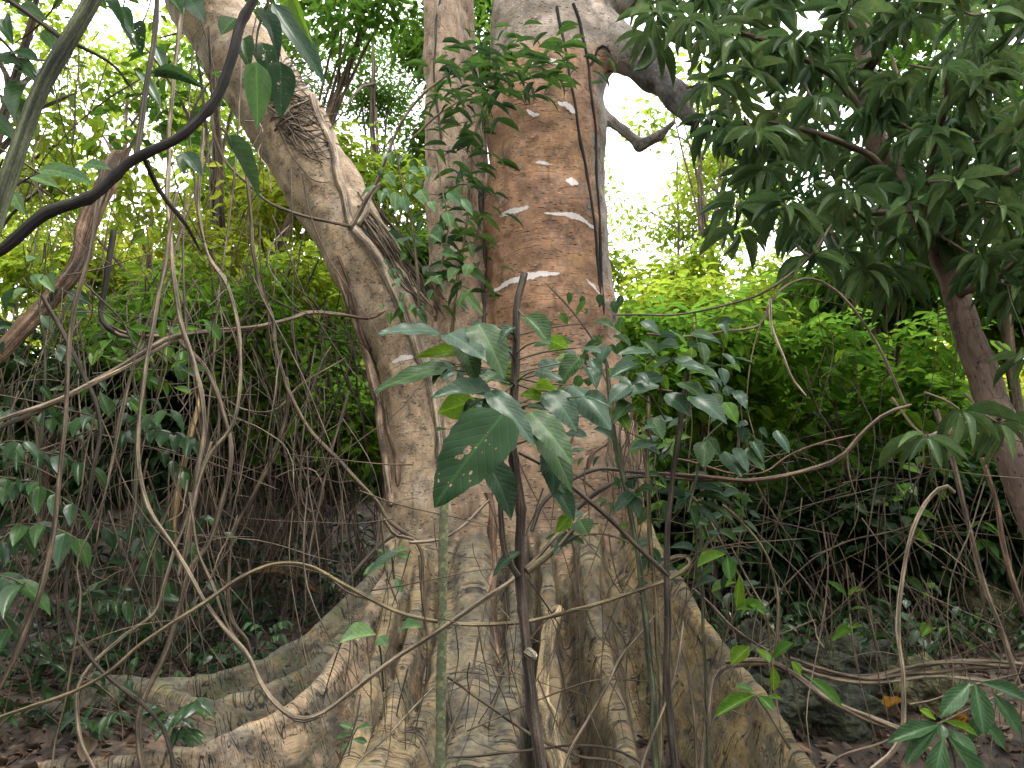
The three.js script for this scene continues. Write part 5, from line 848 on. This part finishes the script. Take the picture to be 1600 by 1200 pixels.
// ---------- trees behind ----------
reseed(1409);
const LC = { big: clump(14, 0.19, 0.34, leafGeo(ovate, { n: 3, cols: 3, fold: 0.2, droop: 0.2 }), 0.5), mid: clump(18, 0.14, 0.34, leafGeo(ovate, { n: 3, cols: 3, fold: 0.2, droop: 0.2 }), 0.48), fine: clump(26, 0.1, 0.36, leafGeo(lance, { n: 2, cols: 3, fold: 0.2, droop: 0.15 }), 0.42), long: clump(14, 0.22, 0.3, leafGeo(lance, { n: 3, cols: 3, fold: 0.3, droop: 0.3 }), 0.26, 0.6) };
const NB = { bumpMap: null };
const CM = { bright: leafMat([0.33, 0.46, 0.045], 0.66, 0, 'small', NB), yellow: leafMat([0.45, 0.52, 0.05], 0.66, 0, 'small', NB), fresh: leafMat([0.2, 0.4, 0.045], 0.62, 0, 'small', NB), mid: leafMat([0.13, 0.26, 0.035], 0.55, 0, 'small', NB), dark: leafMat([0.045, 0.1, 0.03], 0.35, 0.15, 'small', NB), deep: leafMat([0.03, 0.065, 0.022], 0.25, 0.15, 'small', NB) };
function bgTree(label, x, y, d, w, h, n, geo, mat, o = {}) {          // crown centre by sight line, half width and half height in metres
  const c = P(x, y, d), gy = ground(c.x + (o.lean ?? 0.4), c.z), base = V(c.x + (o.lean ?? 0.4), gy - 0.1, c.z), t = thing('forest_tree', label, 'tree', base, o.group);
  const top = c.clone().add(V(0, h * 0.5, 0)), trunkR = o.r ?? 0.1;
  part(t, 'trunk', tube([base.clone(), base.clone().lerp(c, 0.5).add(V(rr(-0.2, 0.2), 0, 0)), top], trunkR, trunkR * 0.3, { rad: 8, seg: 14 }), o.bark ?? MV.twig);
  for (let i = 0; i < 6; i++) { const q = base.clone().lerp(top, rr(0.45, 0.9)), e = c.clone().add(V(rr(-w, w) * 0.8, rr(-h, h) * 0.7, rr(-w, w) * 0.6)); part(t, 'limb', tube([q, q.clone().lerp(e, 0.5).add(V(0, 0.15, 0)), e], trunkR * 0.35, trunkR * 0.1, { rad: 5, seg: 8 }), o.bark ?? MV.twig); }
  const blobs = [...Array(o.blobs ?? 11)].map(() => { const v = rdir(0.9).multiplyScalar(Math.cbrt(rr(0.15, 1))); return [c.clone().add(V(v.x * w, v.y * h, v.z * w * 0.7)), rr(0.28, 0.5) * Math.min(w, h * 1.2)]; });
  const list = []; for (let i = 0; i < n; i++) { const [b, r] = pick(blobs), v = rdir(0.8).multiplyScalar(r * Math.pow(rnd(), 0.45)); const p = b.clone().add(v); if (p.y < gy + 0.2) continue; if (o.keep && !o.keep(p)) continue; list.push([p, null, rr(0.7, 1.3)]); }
  tag(instanced(t, 'crown', geo, mat, list, 0.25), null, null, null, 'stuff');
  return t;
}
const screen = p => { const v = p.clone().sub(V(0, EYE, 0)), f = -v.z * CP + v.y * SP, u = v.y * CP + v.z * SP; return [800 + FOC * v.x / f, 600 - FOC * u / f]; };
// left
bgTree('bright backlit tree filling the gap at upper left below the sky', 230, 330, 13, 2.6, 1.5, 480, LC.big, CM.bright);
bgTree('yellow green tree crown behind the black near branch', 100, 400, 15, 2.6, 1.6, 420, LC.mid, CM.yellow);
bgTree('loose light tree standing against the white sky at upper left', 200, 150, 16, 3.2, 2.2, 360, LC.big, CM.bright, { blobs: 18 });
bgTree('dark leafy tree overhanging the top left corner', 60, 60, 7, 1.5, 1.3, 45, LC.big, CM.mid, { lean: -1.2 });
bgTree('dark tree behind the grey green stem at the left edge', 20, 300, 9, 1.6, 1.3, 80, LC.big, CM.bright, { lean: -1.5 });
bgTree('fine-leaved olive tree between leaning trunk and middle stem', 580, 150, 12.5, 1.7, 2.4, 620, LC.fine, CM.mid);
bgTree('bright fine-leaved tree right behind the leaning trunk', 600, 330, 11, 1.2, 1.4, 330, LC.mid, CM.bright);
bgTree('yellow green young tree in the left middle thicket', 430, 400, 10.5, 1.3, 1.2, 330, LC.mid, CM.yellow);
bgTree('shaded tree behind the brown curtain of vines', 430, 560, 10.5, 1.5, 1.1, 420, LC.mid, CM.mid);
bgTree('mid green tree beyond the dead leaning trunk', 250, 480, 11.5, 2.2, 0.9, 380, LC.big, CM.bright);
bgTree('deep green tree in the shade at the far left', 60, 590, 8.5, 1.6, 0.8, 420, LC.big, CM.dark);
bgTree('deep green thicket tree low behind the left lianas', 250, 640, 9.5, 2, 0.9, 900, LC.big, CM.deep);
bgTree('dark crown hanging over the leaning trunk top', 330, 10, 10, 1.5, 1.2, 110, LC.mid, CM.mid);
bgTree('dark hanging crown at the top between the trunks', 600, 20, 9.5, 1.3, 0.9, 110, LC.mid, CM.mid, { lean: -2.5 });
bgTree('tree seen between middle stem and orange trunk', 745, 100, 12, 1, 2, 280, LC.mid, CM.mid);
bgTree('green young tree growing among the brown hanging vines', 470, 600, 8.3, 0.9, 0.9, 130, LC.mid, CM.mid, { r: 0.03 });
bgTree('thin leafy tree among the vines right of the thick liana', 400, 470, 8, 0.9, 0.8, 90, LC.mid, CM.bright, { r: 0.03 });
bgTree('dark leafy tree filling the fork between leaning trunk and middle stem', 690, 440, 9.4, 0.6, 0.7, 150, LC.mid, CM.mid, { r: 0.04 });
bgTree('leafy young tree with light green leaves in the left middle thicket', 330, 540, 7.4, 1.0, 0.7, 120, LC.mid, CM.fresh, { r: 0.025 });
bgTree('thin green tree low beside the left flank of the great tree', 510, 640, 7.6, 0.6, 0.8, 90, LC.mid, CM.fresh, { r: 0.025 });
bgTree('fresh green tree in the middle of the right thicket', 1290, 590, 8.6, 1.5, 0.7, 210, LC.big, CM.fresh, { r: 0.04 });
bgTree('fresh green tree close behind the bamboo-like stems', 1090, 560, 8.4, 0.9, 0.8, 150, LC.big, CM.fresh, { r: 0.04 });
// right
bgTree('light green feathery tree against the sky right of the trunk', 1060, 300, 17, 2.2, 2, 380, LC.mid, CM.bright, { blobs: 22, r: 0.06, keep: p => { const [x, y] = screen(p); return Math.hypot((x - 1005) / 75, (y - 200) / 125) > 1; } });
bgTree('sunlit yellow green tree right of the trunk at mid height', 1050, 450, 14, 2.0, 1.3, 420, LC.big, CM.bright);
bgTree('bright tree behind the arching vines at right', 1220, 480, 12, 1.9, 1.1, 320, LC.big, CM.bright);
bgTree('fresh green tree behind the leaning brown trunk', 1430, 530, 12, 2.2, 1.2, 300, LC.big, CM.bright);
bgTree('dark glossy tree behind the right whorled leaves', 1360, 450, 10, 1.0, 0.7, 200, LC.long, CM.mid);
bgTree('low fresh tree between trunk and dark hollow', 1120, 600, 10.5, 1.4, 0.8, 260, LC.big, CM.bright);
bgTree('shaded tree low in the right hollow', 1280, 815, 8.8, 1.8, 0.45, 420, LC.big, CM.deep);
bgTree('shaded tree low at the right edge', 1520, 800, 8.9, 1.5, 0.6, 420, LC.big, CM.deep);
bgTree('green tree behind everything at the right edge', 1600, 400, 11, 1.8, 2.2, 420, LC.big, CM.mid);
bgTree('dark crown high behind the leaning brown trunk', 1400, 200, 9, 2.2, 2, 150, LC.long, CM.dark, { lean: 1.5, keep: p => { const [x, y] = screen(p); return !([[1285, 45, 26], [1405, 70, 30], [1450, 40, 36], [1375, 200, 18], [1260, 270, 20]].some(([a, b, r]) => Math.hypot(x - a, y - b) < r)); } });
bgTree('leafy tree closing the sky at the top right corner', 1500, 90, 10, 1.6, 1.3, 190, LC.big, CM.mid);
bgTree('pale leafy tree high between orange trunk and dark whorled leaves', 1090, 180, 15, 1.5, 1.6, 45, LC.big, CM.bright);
// the far wood, one mass
{
  const g = thing('far_wood', 'far wood closing the view behind the clearing on all sides', 'woodland', V(0, 0, -24)); g.userData.kind = 'stuff';
  const mk = (name, n, mat, h0, h1, d0, d1) => { const list = []; for (let i = 0; i < n; i++) { const a = rr(-1.25, 1.25), d = rr(d0, d1), x = Math.sin(a) * d, z = -Math.cos(a) * d, y = ground(x, z) + rr(h0, h1) * (0.75 + 0.3 * N3(x * 0.15, 1, z * 0.15)); list.push([V(x, y, z), null, rr(1.6, 2.6)]); } instanced(g, name, LC.mid, mat, list, 0.3); };
  mk('crowns', 2200, CM.yellow, 1.8, 4.6, 17, 26); mk('crowns', 1700, CM.mid, 0.3, 3.4, 16, 24); mk('undergrowth', 2200, CM.dark, 0, 2, 12.5, 20);
}
// the forest goes on beside and above the photographer
for (const [x, z, h, n] of [[-7.5, -3.5, 4.2, 700], [7.8, -4, 4.4, 700], [-6.5, 2, 3.6, 700], [-2.5, 6.5, 3.2, 800], [2.8, 6.8, 3.4, 800], [6.8, 2, 3.6, 700], [-4.2, -1.5, 8.6, 620], [-5.5, -6, 9.4, 500]]) {
  const base = V(x, ground(x, z) - 0.1, z), t = thing('forest_tree', 'forest tree standing around the clearing outside the view', 'tree', base, 'trees around the clearing'), c = V(x, base.y + h, z);
  part(t, 'trunk', tube([base.clone(), base.clone().lerp(c, 0.5).add(V(0.2, 0, 0)), c], 0.14, 0.05, { rad: 8, seg: 12 }), MV.twig);
  const list = []; for (let i = 0; i < n; i++) { const v = rdir(1).multiplyScalar(Math.cbrt(rnd())); list.push([c.clone().add(V(v.x * 3, v.y * 3, v.z * 3)), null, rr(1, 1.7)]); }
  tag(instanced(t, 'crown', LC.big, CM.mid, list, 0.25), null, null, null, 'stuff');
}
// ---------- picture ----------
const renderer = new THREE.WebGLRenderer({ antialias: true });
renderer.toneMapping = THREE.LinearToneMapping; renderer.toneMappingExposure = EXPOSURE;
renderer.shadowMap.enabled = true; renderer.shadowMap.type = THREE.PCFSoftShadowMap;
renderer.setSize(1024, 768);
renderer.render(scene, camera);
